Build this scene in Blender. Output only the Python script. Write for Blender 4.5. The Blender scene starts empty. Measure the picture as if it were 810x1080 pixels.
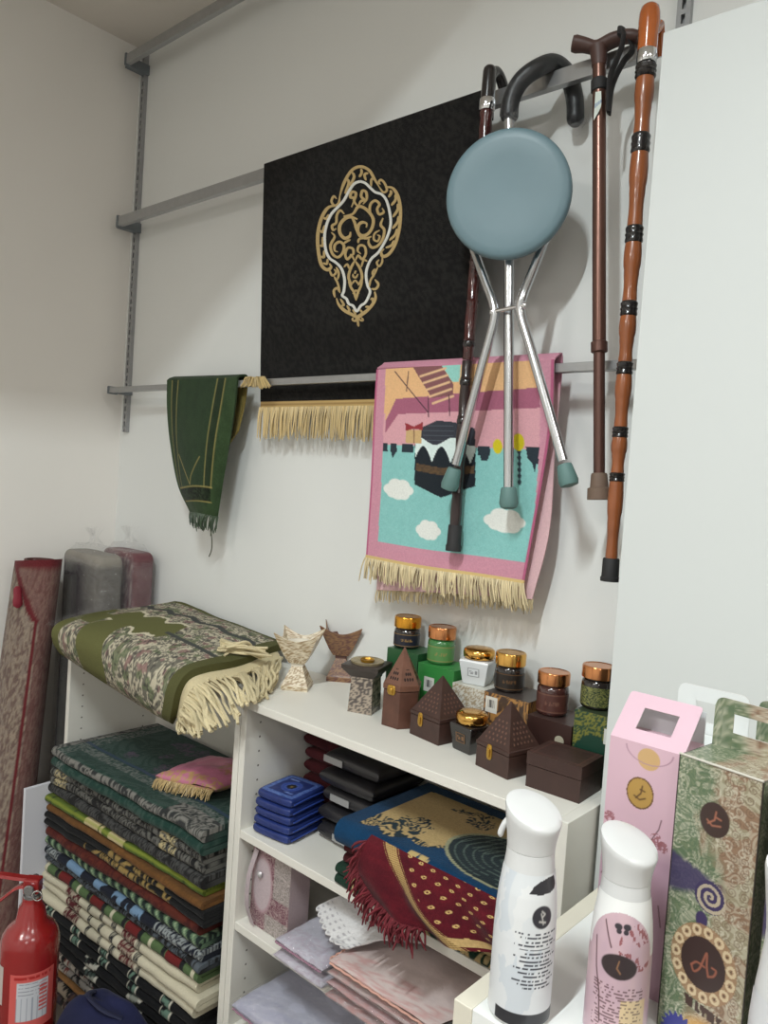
import bpy, math, random
import numpy as np
from mathutils import Vector, Matrix

random.seed(7)
rng = np.random.default_rng(11)
SC = bpy.context.scene
COL = SC.collection
PI = math.pi

# ------------------------------------------------------------------ camera
FPX, YAW, PITCH, ROLL = 813.67, -0.7222995, -0.0432011, 0.0680722
CAM = np.array([0.0, -1.35, 1.52])
_cy, _sy = math.cos(YAW), math.sin(YAW)
_fwd = np.array([_sy * math.cos(PITCH), _cy * math.cos(PITCH), math.sin(PITCH)])
_r = np.array([_cy, -_sy, 0.0])
_u = np.cross(_r, _fwd)
_c, _s = math.cos(ROLL), math.sin(ROLL)
RT, UP = _c * _r + _s * _u, -_s * _r + _c * _u
cam_data = bpy.data.cameras.new('camera')
cam_data.sensor_fit = 'HORIZONTAL'
cam_data.sensor_width = 36.0
cam_data.lens = FPX / 810.0 * 36.0
cam_data.clip_start = 0.02
cam = bpy.data.objects.new('camera', cam_data)
COL.objects.link(cam)
cam.matrix_world = Matrix(((RT[0], UP[0], -_fwd[0], CAM[0]), (RT[1], UP[1], -_fwd[1], CAM[1]),
                           (RT[2], UP[2], -_fwd[2], CAM[2]), (0, 0, 0, 1)))
SC.camera = cam

# ------------------------------------------------------------------ light and exposure
SC.view_settings.view_transform = 'Standard'
SC.view_settings.look = 'None'
SC.view_settings.gamma = 1.0
SC.view_settings.use_curve_mapping = False
SC.view_settings.exposure = 0.0
W = bpy.data.worlds.new('world')
SC.world = W
W.use_nodes = True
W.node_tree.nodes['Background'].inputs[0].default_value = (0.9, 0.92, 1.0, 1)
W.node_tree.nodes['Background'].inputs[1].default_value = 0.05


def area_light(name, loc, sx, sy, power, col, rot=(0, 0, 0)):
    L = bpy.data.lights.new(name, 'AREA')
    L.shape = 'RECTANGLE'
    L.size, L.size_y, L.energy, L.color = sx, sy, power, col
    o = bpy.data.objects.new(name, L)
    o.location, o.rotation_euler = loc, rot
    COL.objects.link(o)
    return o


ZC = 2.87          # ceiling height
TUBE_X, TUBE_Z = -0.345, 3.0
area_light('tube_light', (TUBE_X, -1.80, TUBE_Z), 0.025, 0.6, 50, (0.90, 0.985, 1.0))
area_light('fill_light', (1.35, -1.2, ZC - 0.012), 0.58, 0.58, 17, (1.0, 0.98, 0.96))  # three unseen ceiling panels, added as fill beside the tube
area_light('fill_light', (1.35, -3.2, ZC - 0.012), 0.58, 0.58, 17, (1.0, 0.98, 0.96))
area_light('fill_light', (-0.9, -3.2, ZC - 0.012), 0.58, 0.58, 31, (1.0, 0.97, 0.94))


# ------------------------------------------------------------------ helpers: pixels of the photo to points
def ray(px, py):
    a, b = (px - 405.0) / FPX, -(py - 540.0) / FPX
    return a * RT + b * UP + _fwd


def atY(px, py, y):
    d = ray(px, py)
    return CAM + d * ((y - CAM[1]) / d[1])


def atZ(px, py, z):
    d = ray(px, py)
    return CAM + d * ((z - CAM[2]) / d[2])


def atX(px, py, x):
    d = ray(px, py)
    return CAM + d * ((x - CAM[0]) / d[0])


def zat(px, py, p):
    d = ray(px, py)
    h = np.array([p[0] - CAM[0], p[1] - CAM[1]])
    t = h.dot(d[:2]) / d[:2].dot(d[:2])
    return CAM[2] + d[2] * t


# ------------------------------------------------------------------ helpers: colour
def lin(c):
    if isinstance(c, str):
        c = c.lstrip('#')
        c = tuple(int(c[i:i + 2], 16) for i in (0, 2, 4))
    a = np.asarray(c, float)
    if a.max() > 1.0:
        a = a / 255.0
    return np.where(a <= 0.04045, a / 12.92, ((a + 0.055) / 1.055) ** 2.4)


def rgba(c):
    l = lin(c)
    return (float(l[0]), float(l[1]), float(l[2]), 1.0)


MATS = {}


def mat(name, col=(128, 128, 128), rough=0.5, metal=0.0, noise=0.0, nscale=20.0, bump=0.0, bscale=200.0,
        coat=0.0, trans=0.0, alpha=1.0, sheen=0.0, vcol=False, emit=0.0, spec=0.5):
    if name in MATS:
        return MATS[name]
    m = bpy.data.materials.new(name)
    m.use_nodes = True
    nt = m.node_tree
    b = nt.nodes['Principled BSDF']
    b.inputs['Roughness'].default_value = rough
    b.inputs['Metallic'].default_value = metal
    b.inputs['Coat Weight'].default_value = coat
    b.inputs['Coat Roughness'].default_value = 0.08
    b.inputs['Transmission Weight'].default_value = trans
    b.inputs['Alpha'].default_value = alpha
    b.inputs['Sheen Weight'].default_value = sheen
    b.inputs['Specular IOR Level'].default_value = spec
    tc = nt.nodes.new('ShaderNodeTexCoord')
    src = None
    if vcol:
        at = nt.nodes.new('ShaderNodeAttribute')
        at.attribute_name = 'Col'
        src = at.outputs['Color']
    else:
        b.inputs['Base Color'].default_value = rgba(col)
    if noise > 0:
        n = nt.nodes.new('ShaderNodeTexNoise')
        n.inputs['Scale'].default_value = nscale
        n.inputs['Detail'].default_value = 5
        nt.links.new(tc.outputs['Object'], n.inputs['Vector'])
        mr = nt.nodes.new('ShaderNodeMapRange')
        mr.inputs[1].default_value, mr.inputs[2].default_value = 0.25, 0.75
        mr.inputs[3].default_value, mr.inputs[4].default_value = 1 - noise, 1 + noise
        nt.links.new(n.outputs[0], mr.inputs[0])
        mx = nt.nodes.new('ShaderNodeMix')
        mx.data_type = 'RGBA'
        mx.blend_type = 'MULTIPLY'
        mx.inputs[0].default_value = 1
        if src is not None:
            nt.links.new(src, mx.inputs[6])
        else:
            mx.inputs[6].default_value = rgba(col)
        nt.links.new(mr.outputs[0], mx.inputs[7])
        src = mx.outputs[2]
    if src is not None:
        nt.links.new(src, b.inputs['Base Color'])
    if bump > 0:
        n = nt.nodes.new('ShaderNodeTexNoise')
        n.inputs['Scale'].default_value = bscale
        n.inputs['Detail'].default_value = 3
        nt.links.new(tc.outputs['Object'], n.inputs['Vector'])
        bp = nt.nodes.new('ShaderNodeBump')
        bp.inputs['Strength'].default_value = bump
        bp.inputs['Distance'].default_value = 0.002
        nt.links.new(n.outputs[0], bp.inputs['Height'])
        nt.links.new(bp.outputs[0], b.inputs['Normal'])
    if emit > 0:
        b.inputs['Emission Color'].default_value = rgba(col)
        b.inputs['Emission Strength'].default_value = emit
    MATS[name] = m
    return m


def film(name, tint=(225, 228, 232), white=0.03, gloss=0.10):
    """clear wrinkled packaging film: mostly see-through, a little milky, with shiny creases"""
    if name in MATS:
        return MATS[name]
    m = bpy.data.materials.new(name)
    m.use_nodes = True
    nt = m.node_tree
    nt.nodes.remove(nt.nodes['Principled BSDF'])
    out = nt.nodes['Material Output']
    tr = nt.nodes.new('ShaderNodeBsdfTransparent')
    df = nt.nodes.new('ShaderNodeBsdfDiffuse')
    df.inputs[0].default_value = rgba(tint)
    gl = nt.nodes.new('ShaderNodeBsdfGlossy')
    gl.inputs['Roughness'].default_value = 0.12
    tc = nt.nodes.new('ShaderNodeTexCoord')
    n = nt.nodes.new('ShaderNodeTexNoise')
    n.inputs['Scale'].default_value = 38
    n.inputs['Detail'].default_value = 4
    n.inputs['Distortion'].default_value = 1.5
    nt.links.new(tc.outputs['Object'], n.inputs['Vector'])
    bp = nt.nodes.new('ShaderNodeBump')
    bp.inputs['Strength'].default_value = 1.0
    bp.inputs['Distance'].default_value = 0.02
    nt.links.new(n.outputs[0], bp.inputs['Height'])
    nt.links.new(bp.outputs[0], gl.inputs['Normal'])
    nt.links.new(bp.outputs[0], df.inputs['Normal'])
    m1 = nt.nodes.new('ShaderNodeMixShader')
    m1.inputs[0].default_value = white
    m2 = nt.nodes.new('ShaderNodeMixShader')
    m2.inputs[0].default_value = gloss
    nt.links.new(tr.outputs[0], m1.inputs[1])
    nt.links.new(df.outputs[0], m1.inputs[2])
    nt.links.new(m1.outputs[0], m2.inputs[1])
    nt.links.new(gl.outputs[0], m2.inputs[2])
    nt.links.new(m2.outputs[0], out.inputs['Surface'])
    MATS[name] = m
    return m


# ------------------------------------------------------------------ helpers: meshes
def arr(p):
    return np.asarray(p, float)


def spline(pts, n=8, closed=False):
    """Catmull-Rom through the points"""
    P = arr(pts)
    k = len(P)
    if k < 3:
        return np.array([P[0] + (P[-1] - P[0]) * t for t in np.linspace(0, 1, n + 1)])
    out = []
    for i in range(k if closed else k - 1):
        if closed:
            a, b, c, d = P[i - 1], P[i], P[(i + 1) % k], P[(i + 2) % k]
        else:
            b, c = P[i], P[i + 1]
            a = P[i - 1] if i > 0 else 2 * b - c
            d = P[i + 2] if i + 2 < k else 2 * c - b
        for t in np.linspace(0, 1, n, endpoint=False):
            out.append(0.5 * ((2 * b) + (c - a) * t + (2 * a - 5 * b + 4 * c - d) * t * t + (3 * b - a - 3 * c + d) * t ** 3))
    if not closed:
        out.append(P[-1])
    return np.array(out)


class MB:
    def __init__(self):
        self.v, self.f, self.mi, self.c, self.n = [], [], [], [], 0
        self.has_c = False

    def add(self, verts, faces, mi=0, col=None):
        verts = arr(verts).reshape(-1, 3)
        if len(faces) == 0:
            return self
        self.v.append(verts)
        if isinstance(faces, np.ndarray):
            faces = faces.tolist()
        n = self.n
        self.f.extend([tuple(i + n for i in q) for q in faces])
        if isinstance(mi, int):
            self.mi.extend([mi] * len(faces))
        else:
            self.mi.extend(list(mi))
        if col is None:
            cc = np.ones((len(verts), 3))
        else:
            cc = np.broadcast_to(arr(col), (len(verts), 3)) if arr(col).ndim == 1 else arr(col).reshape(-1, 3)
            self.has_c = True
        self.c.append(cc)
        self.n += len(verts)
        return self

    def loft(self, rings, cap0=True, cap1=True, mi=0, col=None, closed=True):
        R = [arr(r) for r in rings]
        n = len(R[0])
        fs = []
        for k in range(len(R) - 1):
            for j in range(n if closed else n - 1):
                a, b = k * n + j, k * n + (j + 1) % n
                fs.append((a, b, b + n, a + n))
        if cap0:
            fs.append(tuple(range(n - 1, -1, -1)))
        if cap1:
            o = (len(R) - 1) * n
            fs.append(tuple(o + j for j in range(n)))
        return self.add(np.concatenate(R), fs, mi, col)

    def box(self, lo, hi, mi=0, col=None):
        x0, y0, z0 = lo
        x1, y1, z1 = hi
        r = lambda z: [(x0, y0, z), (x1, y0, z), (x1, y1, z), (x0, y1, z)]
        return self.loft([r(z0), r(z1)], mi=mi, col=col)

    def prism(self, poly, z0, z1, mi=0, col=None):
        return self.loft([[(p[0], p[1], z0) for p in poly], [(p[0], p[1], z1) for p in poly]], mi=mi, col=col)

    def lathe(self, c, prof, n=32, mi=0, col=None, M=None, cap0=True, cap1=True, sq=None):
        rings = []
        for r, z in prof:
            a = np.arange(n) * 2 * PI / n
            p = np.stack([np.cos(a) * r, np.sin(a) * r, np.full(n, z)], 1)
            if M is not None:
                p = p @ arr(M).T
            rings.append(p + arr(c))
        return self.loft(rings, cap0, cap1, mi, col)

    def tube(self, path, r, n=12, mi=0, col=None, caps=True, flat=1.0):
        P = arr(path)
        k = len(P)
        r = np.broadcast_to(arr(r), (k,)) if np.ndim(r) == 0 else arr(r)
        T = np.gradient(P, axis=0)
        T /= np.linalg.norm(T, axis=1)[:, None] + 1e-12
        up = np.array([0, 0, 1.0]) if abs(T[0][2]) < 0.9 else np.array([1.0, 0, 0])
        N = np.cross(T[0], up)
        N /= np.linalg.norm(N)
        rings = []
        a = np.arange(n) * 2 * PI / n
        for i in range(k):
            N = N - T[i] * N.dot(T[i])
            N /= np.linalg.norm(N) + 1e-12
            B = np.cross(T[i], N)
            rings.append(P[i] + r[i] * (np.cos(a)[:, None] * N + flat * np.sin(a)[:, None] * B))
        return self.loft(rings, caps, caps, mi, col)

    def grid(self, P, mi=0, col=None, flip=False):
        P = arr(P)
        nu, nv = P.shape[:2]
        i = np.arange(nu - 1)[:, None] * nv + np.arange(nv - 1)[None, :]
        q = np.stack([i, i + nv, i + nv + 1, i + 1], -1).reshape(-1, 4)
        if flip:
            q = q[:, ::-1]
        return self.add(P.reshape(-1, 3), q, mi, None if col is None else arr(col).reshape(-1, 3))

    def sheet(self, P, th, col=None, back=None, mi=0):
        """a closed sheet of thickness th: front surface P, back surface pushed against the normal"""
        P = arr(P)
        nu, nv = P.shape[:2]
        du, dv = np.gradient(P, axis=0), np.gradient(P, axis=1)
        N = np.cross(du, dv)
        N /= np.linalg.norm(N, axis=2)[:, :, None] + 1e-12
        Q = P - N * th
        V = np.concatenate([P.reshape(-1, 3), Q.reshape(-1, 3)])
        m = nu * nv
        i = np.arange(nu - 1)[:, None] * nv + np.arange(nv - 1)[None, :]
        f = np.stack([i, i + nv, i + nv + 1, i + 1], -1).reshape(-1, 4)
        b = f[:, ::-1] + m
        rim = list(range(nv)) + [k * nv + nv - 1 for k in range(1, nu)] + [(nu - 1) * nv + k for k in range(nv - 2, -1, -1)] + [k * nv for k in range(nu - 2, 0, -1)]
        rim = np.array(rim)
        nx = np.roll(rim, -1)
        s = np.stack([rim, nx, nx + m, rim + m], -1)
        cc = None
        if col is not None:
            c1 = np.broadcast_to(arr(col), P.shape).reshape(-1, 3)
            c2 = c1 if back is None else np.broadcast_to(arr(back), P.shape).reshape(-1, 3)
            cc = np.concatenate([c1, c2])
        return self.add(V, np.concatenate([f, b, s]), mi, cc)

    def build(self, name, mats, parent=None, smooth=40, bevel=0.0, bseg=2, sub=0):
        me = bpy.data.meshes.new(name)
        V = np.concatenate(self.v)
        if parent is not None:
            V = V - arr(parent.location)
        me.from_pydata(V.tolist(), [], self.f)
        if not isinstance(mats, (list, tuple)):
            mats = [mats]
        for m in mats:
            me.materials.append(m)
        me.polygons.foreach_set('material_index', self.mi)
        if self.has_c:
            a = me.color_attributes.new('Col', 'FLOAT_COLOR', 'POINT')
            C = np.concatenate(self.c)
            a.data.foreach_set('color', np.concatenate([C, np.ones((len(C), 1))], 1).astype(np.float32).ravel())
        if smooth:
            me.polygons.foreach_set('use_smooth', [True] * len(me.polygons))
            me.set_sharp_from_angle(angle=math.radians(smooth))
        me.update()
        o = bpy.data.objects.new(name, me)
        COL.objects.link(o)
        if parent is not None:
            o.parent = parent
        if bevel > 0:
            md = o.modifiers.new('edge', 'BEVEL')
            md.width, md.segments, md.limit_method, md.angle_limit = bevel, bseg, 'ANGLE', math.radians(40)
        if sub:
            md = o.modifiers.new('smooth', 'SUBSURF')
            md.levels = md.render_levels = sub
        return o


def tag(o, label, cat, group=None):
    o['label'], o['category'] = label, cat
    if group:
        o['group'] = group
    return o


def thing(name, label, cat, loc=(0, 0, 0), group=None):
    o = bpy.data.objects.new(name, None)
    o.empty_display_size = 0.05
    o.location = tuple(float(q) for q in loc)
    COL.objects.link(o)
    return tag(o, label, cat, group)


def structure(o):
    o['kind'] = 'structure'
    return o


def copy_thing(o, loc, label):
    c = o.copy()
    COL.objects.link(c)
    c.location = loc
    c['label'] = label
    for ch in list(o.children):
        d = ch.copy()
        COL.objects.link(d)
        d.parent = c
        for g in list(ch.children):
            e = g.copy()
            COL.objects.link(e)
            e.parent = d
    return c


# ------------------------------------------------------------------ helpers: pattern drawing (all vectorised)
def _hash(ix, iy, seed):
    n = (ix.astype(np.int64) * 374761393 + iy.astype(np.int64) * 668265263 + seed * 1442695041) & 0x7fffffff
    n = (n ^ (n >> 13)) * 1274126177 & 0x7fffffff
    return ((n ^ (n >> 16)) & 0xffff) / 65535.0


def vn(x, y, seed=0):
    x, y = arr(x), arr(y)
    ix, iy = np.floor(x), np.floor(y)
    fx, fy = x - ix, y - iy
    fx, fy = fx * fx * (3 - 2 * fx), fy * fy * (3 - 2 * fy)
    h = lambda a, b: _hash(ix + a, iy + b, seed)
    return (h(0, 0) * (1 - fx) + h(1, 0) * fx) * (1 - fy) + (h(0, 1) * (1 - fx) + h(1, 1) * fx) * fy


def fbm(x, y, seed=0, o=3):
    t, a, s = 0, 0.5, 0
    for k in range(o):
        t = t + a * vn(x * 2 ** k, y * 2 ** k, seed + k)
        s += a
        a *= 0.5
    return t / s


def mixc(base, col, k):
    k = np.clip(arr(k), 0, 1)[..., None]
    return base * (1 - k) + lin(col) * k


def full(shape, col):
    return np.broadcast_to(lin(col), tuple(shape) + (3,)).copy()


def step(d, w):
    """1 inside (d<0), softened over w"""
    return np.clip(0.5 - d / w, 0, 1)


def segd(x, y, pts):
    d = np.full(np.shape(x), 1e9)
    P = arr(pts)
    for a, b in zip(P[:-1], P[1:]):
        e = b - a
        t = np.clip(((x - a[0]) * e[0] + (y - a[1]) * e[1]) / (e.dot(e) + 1e-12), 0, 1)
        d = np.minimum(d, np.hypot(x - a[0] - t * e[0], y - a[1] - t * e[1]))
    return d


def inpoly(x, y, pts):
    r = np.zeros(np.shape(x), bool)
    P = arr(pts)
    for a, b in zip(P, np.roll(P, -1, 0)):
        if a[1] == b[1]:
            continue
        c = ((a[1] > y) != (b[1] > y)) & (x < (b[0] - a[0]) * (y - a[1]) / (b[1] - a[1]) + a[0])
        r ^= c
    return r.astype(float)


def disc(x, y, cx, cy, rx, ry=None, w=0.1):
    ry = rx if ry is None else ry
    return step(np.hypot((x - cx) / rx, (y - cy) / ry) - 1, w)


def arabesque(x, y, seed, lo=0.42, hi=0.5):
    """winding scroll lines: the level bands of a warped noise"""
    a = fbm(x + 2 * vn(x * 0.5, y * 0.5, seed + 9), y + 2 * vn(y * 0.5, x * 0.5, seed + 5), seed, 2)
    b = np.abs(np.mod(a * 5, 1) - 0.5)
    return np.clip((b - 0.22) * 14, 0, 1)


def swirls(x, y, seed, s=1.0):
    """paisley spirals, one per cell"""
    x, y = x * s, y * s
    ix, iy = np.floor(x), np.floor(y)
    jx, jy = _hash(ix, iy, seed) * 0.3 - 0.15, _hash(ix, iy, seed + 3) * 0.3 - 0.15
    fx, fy = x - ix - 0.5 - jx, y - iy - 0.5 - jy
    r, a = np.hypot(fx, fy), np.arctan2(fy, fx)
    w = np.sin(a + r * 26 + _hash(ix, iy, seed + 6) * 6.28)
    return np.clip(w * 2, 0, 1) * (r < 0.46)


# ================================================================== SETTING
white_wall = mat('wall_paint', (227, 228, 225), 0.75, noise=0.012, nscale=3, bump=0.05, bscale=90)
left_wall = mat('wall_paint_side', (238, 234, 228), 0.75, noise=0.012, nscale=3, bump=0.05, bscale=90)
XL, XR, YF = -2.388, 2.7, -4.4


def slab(name, lo, hi, m):
    return structure(MB().box(lo, hi).build(name, m, smooth=0))


slab('wall_back', (XL - 0.1, 0, 0), (XR + 0.1, 0.1, ZC), white_wall)
slab('wall_left', (XL - 0.1, YF, 0), (XL, 0, ZC), left_wall)
slab('wall_right', (XR, YF, 0), (XR + 0.1, 0, ZC), white_wall)
slab('wall_front', (XL - 0.1, YF - 0.1, 0), (XR + 0.1, YF, ZC), white_wall)
slab('floor', (XL - 0.1, YF - 0.1, -0.1), (XR + 0.1, 0.1, 0), mat('floor_tile', (120, 112, 104), 0.4, noise=0.06, nscale=8))
# ceiling with the cut-out that holds the recessed tube light
HX0, HX1, HY0, HY1 = -0.54, 0.05, -2.30, -1.40
cm = mat('ceiling_paint', (226, 219, 210), 0.85)
b = MB()
b.box((XL - 0.1, YF - 0.1, ZC), (HX0, 0.1, ZC + 0.02))
b.box((HX1, YF - 0.1, ZC), (XR + 0.1, 0.1, ZC + 0.02))
b.box((HX0, YF - 0.1, ZC), (HX1, HY0, ZC + 0.02))
b.box((HX0, HY1, ZC), (HX1, 0.1, ZC + 0.02))
structure(b.build('ceiling', cm, smooth=0))

tl = thing('ceiling_light', 'recessed ceiling light with a single long tube over the shop aisle', 'ceiling light', (-0.245, -1.85, ZC + 0.02))
b = MB()
grey_h = mat('lamp_housing', (90, 90, 90), 0.6)
b.box((HX0, HY0, ZC + 0.16), (HX1, HY1, ZC + 0.17))
b.box((HX0, HY0, ZC + 0.02), (HX0 + 0.004, HY1, ZC + 0.16)).box((HX1 - 0.004, HY0, ZC + 0.02), (HX1, HY1, ZC + 0.16))
b.box((HX0, HY0, ZC + 0.02), (HX1, HY0 + 0.004, ZC + 0.16)).box((HX0, HY1 - 0.004, ZC + 0.02), (HX1, HY1, ZC + 0.16))
b.build('housing', grey_h, tl, smooth=0)
MB().tube([(TUBE_X, -2.1, TUBE_Z + 0.016), (TUBE_X, -1.5, TUBE_Z + 0.016)], 0.0125, 12).build('tube', mat('lamp_glow', (255, 250, 240), emit=3), tl)
for i, (x, y, w) in enumerate(((1.35, -1.2, 'over the aisle beside the counter'), (1.35, -3.2, 'far from the display wall and the side wall'),
                               (-0.9, -3.2, 'far from the display wall near the side wall'))):
    t = thing('fill_light_panel', 'added square ceiling fill light panel ' + w, 'ceiling light', (x, y, ZC), 'added ceiling fill lights')  # added fixture that houses a fill light, out of view
    b = MB()
    for a, c in (((-.31, -.31), (.31, -.29)), ((-.31, .29), (.31, .31)), ((-.31, -.29), (-.29, .29)), ((.29, -.29), (.31, .29))):
        b.box((x + a[0], y + a[1], ZC - 0.012), (x + c[0], y + c[1], ZC))
    b.build('frame', mat('white_metal', (225, 225, 222), 0.4), t, smooth=0)
    MB().box((x - .29, y - .29, ZC - 0.006), (x + .29, y + .29, ZC)).build('diffuser', mat('lamp_glow', emit=3), t, smooth=0)

# tall white partition in front of the back wall
PY = -0.207
pl = atY(699, 34.6, PY)
PXL = -0.512
b = MB().box((PXL, PY, 0), (0.9, PY + 0.018, pl[2]))
o = b.build('partition_panel', mat('panel_white', (203, 206, 204), 0.55, noise=0.01, nscale=2), smooth=0, bevel=0.001)
structure(o)

# ================================================================== WALL RAIL SYSTEM
steel = mat('brushed_steel', (176, 177, 178), 0.36, 0.8, noise=0.05, nscale=60)
steel_d = mat('zinc_steel', (160, 161, 162), 0.5, 0.5, noise=0.06, nscale=40)
cap_grey = mat('grey_plastic', (112, 118, 122), 0.5)


def upright(xc, z0, z1, label):
    t = thing('slotted_upright', label, 'wall upright', (xc, 0, z0), 'slotted uprights on the wall')
    b = MB()
    # channel: two thin side lips with a perforated web between
    b.box((xc - 0.012, -0.012, z0), (xc - 0.009, 0, z1)).box((xc + 0.009, -0.012, z0), (xc + 0.012, 0, z1))
    b.box((xc - 0.009, -0.0025, z0), (xc + 0.009, 0, z1))
    b.box((xc - 0.009, -0.012, z0), (xc - 0.0035, -0.009, z1)).box((xc + 0.0035, -0.012, z0), (xc + 0.009, -0.009, z1))
    z = z0 + 0.01
    while z < z1:
        b.box((xc - 0.0035, -0.012, z), (xc + 0.0035, -0.009, min(z + 0.009, z1)))
        z += 0.025
    b.build('slotted_channel', steel_d, t, smooth=0)
    return t


UX = -2.345
upright(UX, 1.615, 2.86, 'grey slotted metal upright in the corner where the rail ends meet')
upright(-0.566, 1.2, 2.86, 'grey slotted metal upright mostly hidden by the white partition')


def rail(z0, z1, what):
    t = thing('display_rail', what, 'hanging rail', (-1.4, -0.075, z0), 'horizontal hanging rails')
    xa, xb = -2.322, 0.3
    MB().box((xa, -0.086, z0), (xb, -0.070, z1)).build('bar', steel, t, smooth=0, bevel=0.0015)
    MB().box((xa - 0.006, -0.089, z0 - 0.004), (xa + 0.003, -0.055, z1 + 0.004)).build('end_cap', cap_grey, t, smooth=0, bevel=0.002)
    for x in (UX, -0.566):
        MB().box((x - 0.006, -0.072, z0 + 0.001), (x + 0.02, -0.0, z1 + 0.002)).build('bracket', cap_grey, t, smooth=0, bevel=0.001)
    return t


rail(2.766, 2.796, 'empty steel rail just under the ceiling')
rail(2.262, 2.292, 'steel rail that carries the black rug and the walking canes')
rail(1.735, 1.752, 'steel rail that carries the green rug and the pink picture rug')

# ================================================================== HANGING RUGS
velvet = mat('pile_cloth', vcol=True, rough=0.95, noise=0.16, nscale=260, bump=0.5, bscale=420, sheen=0.08, spec=0.15)
cloth = mat('woven_cloth', vcol=True, rough=0.9, noise=0.08, nscale=300, bump=0.3, bscale=500, sheen=0.05, spec=0.2)
satin = mat('satin_cloth', vcol=True, rough=0.45, noise=0.07, nscale=250, bump=0.25, bscale=300, sheen=0.1)
gold_thread = mat('gold_fringe', vcol=True, rough=0.42, sheen=0.2)


def cgrid(ctrl, nu, nv):
    """Catmull-Rom surface through a small grid of points"""
    C = arr(ctrl)
    A = np.array([resample(spline(C[i], 12), nv) for i in range(C.shape[0])])
    B = np.array([resample(spline(A[:, j], 12) if C.shape[0] > 2 else A[:, j], nu) for j in range(nv)])
    return B.transpose(1, 0, 2)


def resample(P, n):
    P = arr(P)
    s = np.concatenate([[0], np.cumsum(np.linalg.norm(np.diff(P, axis=0), axis=1))])
    q = np.linspace(0, s[-1], n)
    return np.stack([np.interp(q, s, P[:, k]) for k in range(3)], 1)


def fringe(mb, A, B, n, r, col, spread=0.004, seed=1, fwd=(0, -0.003, 0), kn=4):
    """threads hanging from the points of A to the points of B"""
    g = np.random.default_rng(seed)
    A, B = resample(A, n), resample(B, n)
    for i in range(n):
        a, e = A[i], B[i] + g.normal(0, spread, 3)
        e = A[i] + (e - A[i]) * g.uniform(0.9, 1.06)
        f = arr(fwd) * g.uniform(-0.5, 1.5)
        mid1, mid2 = a * 0.66 + e * 0.34 + f, a * 0.33 + e * 0.67 + f * g.uniform(0.3, 1.2)
        c = lin(col) * g.uniform(0.62, 1.12)
        mb.tube(spline([a, mid1, mid2, e], 2), [r, r * 1.05, r * 1.05, r, r, r * 0.9, r * 0.6], 5, col=c)
    return mb


# ---- black rug with the gold medallion
t = thing('prayer_rug', 'black prayer rug with a gold scrollwork medallion and a gold fringe hanging on two rails', 'rug', atY(390, 390, -0.09))
NU, NV = 90, 110
TL, TR, BL, BR = atY(278, 181, -0.094), atY(508, 106, -0.094), atY(277, 398, -0.094), atY(495, 386, -0.094)
xl0, xr0 = TL[0], TR[0] + 0.004
ztop, zrail, zbot = 2.296, 1.757, 1.715
rows = []
zs = np.concatenate([[0] * 3, np.linspace(0, 1, NU)])


def black_surf(u, v):
    """u along x 0..1, v down 0..1 between the two rails"""
    z = ztop - v * (ztop - 1.70)
    fall = np.clip((z - 1.79) / 0.10, 0, 1)
    fall = fall * fall * (3 - 2 * fall)
    y = -0.045 - 0.049 * fall - 0.003 * np.sin(u * 7 + v * 3) * fall * np.clip(v * 4, 0, 1)
    x = xl0 + (xr0 - xl0) * u + 0.045 * v * (1 - u) + 0.022 * v * u
    x = (x - 0.004 * np.sin(v * 2.6) * (1 - u)) * (y + 1.35) / 1.256
    return np.stack([x, y, z], -1)


v, u = np.meshgrid(np.linspace(0, 1, NU), np.linspace(0, 1, NV), indexing='ij')
P = black_surf(u, v)
# the part that lies over the rail
over = []
for yy, dz in ((-0.062, 0.003), (-0.072, 0.0065), (-0.084, 0.0055)):
    q = P[0].copy()
    q[:, 1] = yy
    q[:, 2] = ztop + dz - 0.001
    over.append(q)
back = P[:8].copy()[::-1]
back[:, :, 1] = -0.058
P2 = np.concatenate([back, np.array(over), P])
X2, Z2 = P2[:, :, 0], P2[:, :, 2]
C = full(P2.shape[:2], (20, 19, 19))
C = mixc(C, (36, 35, 33), 0.7 * arabesque(X2 * 75, Z2 * 75, 3))
b = MB().sheet(P2, 0.005, C, mi=0)
# medallion: ribbons of gold and white thread worked into the pile, traced in its own frame
gold_m = mat('gold_embroidery', (184, 158, 108), 0.55, 0.15, noise=0.12, nscale=300)
white_m = mat('white_embroidery', (212, 210, 202), 0.6, noise=0.1, nscale=300)


def med(pt):
    px, py = 320 + pt[0] / 5.684, 160 + pt[1] / 5.684
    p = atY(px, py, -0.0955)
    vv = (ztop - p[2]) / (ztop - 1.70)
    uu = 0.5
    for _ in range(8):
        uu += (p[0] - black_surf(np.array(uu), np.array(vv))[0]) / (xr0 - xl0)
    q = black_surf(np.array(uu), np.array(vv))
    return np.array([q[0], q[1], q[2]])


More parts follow.
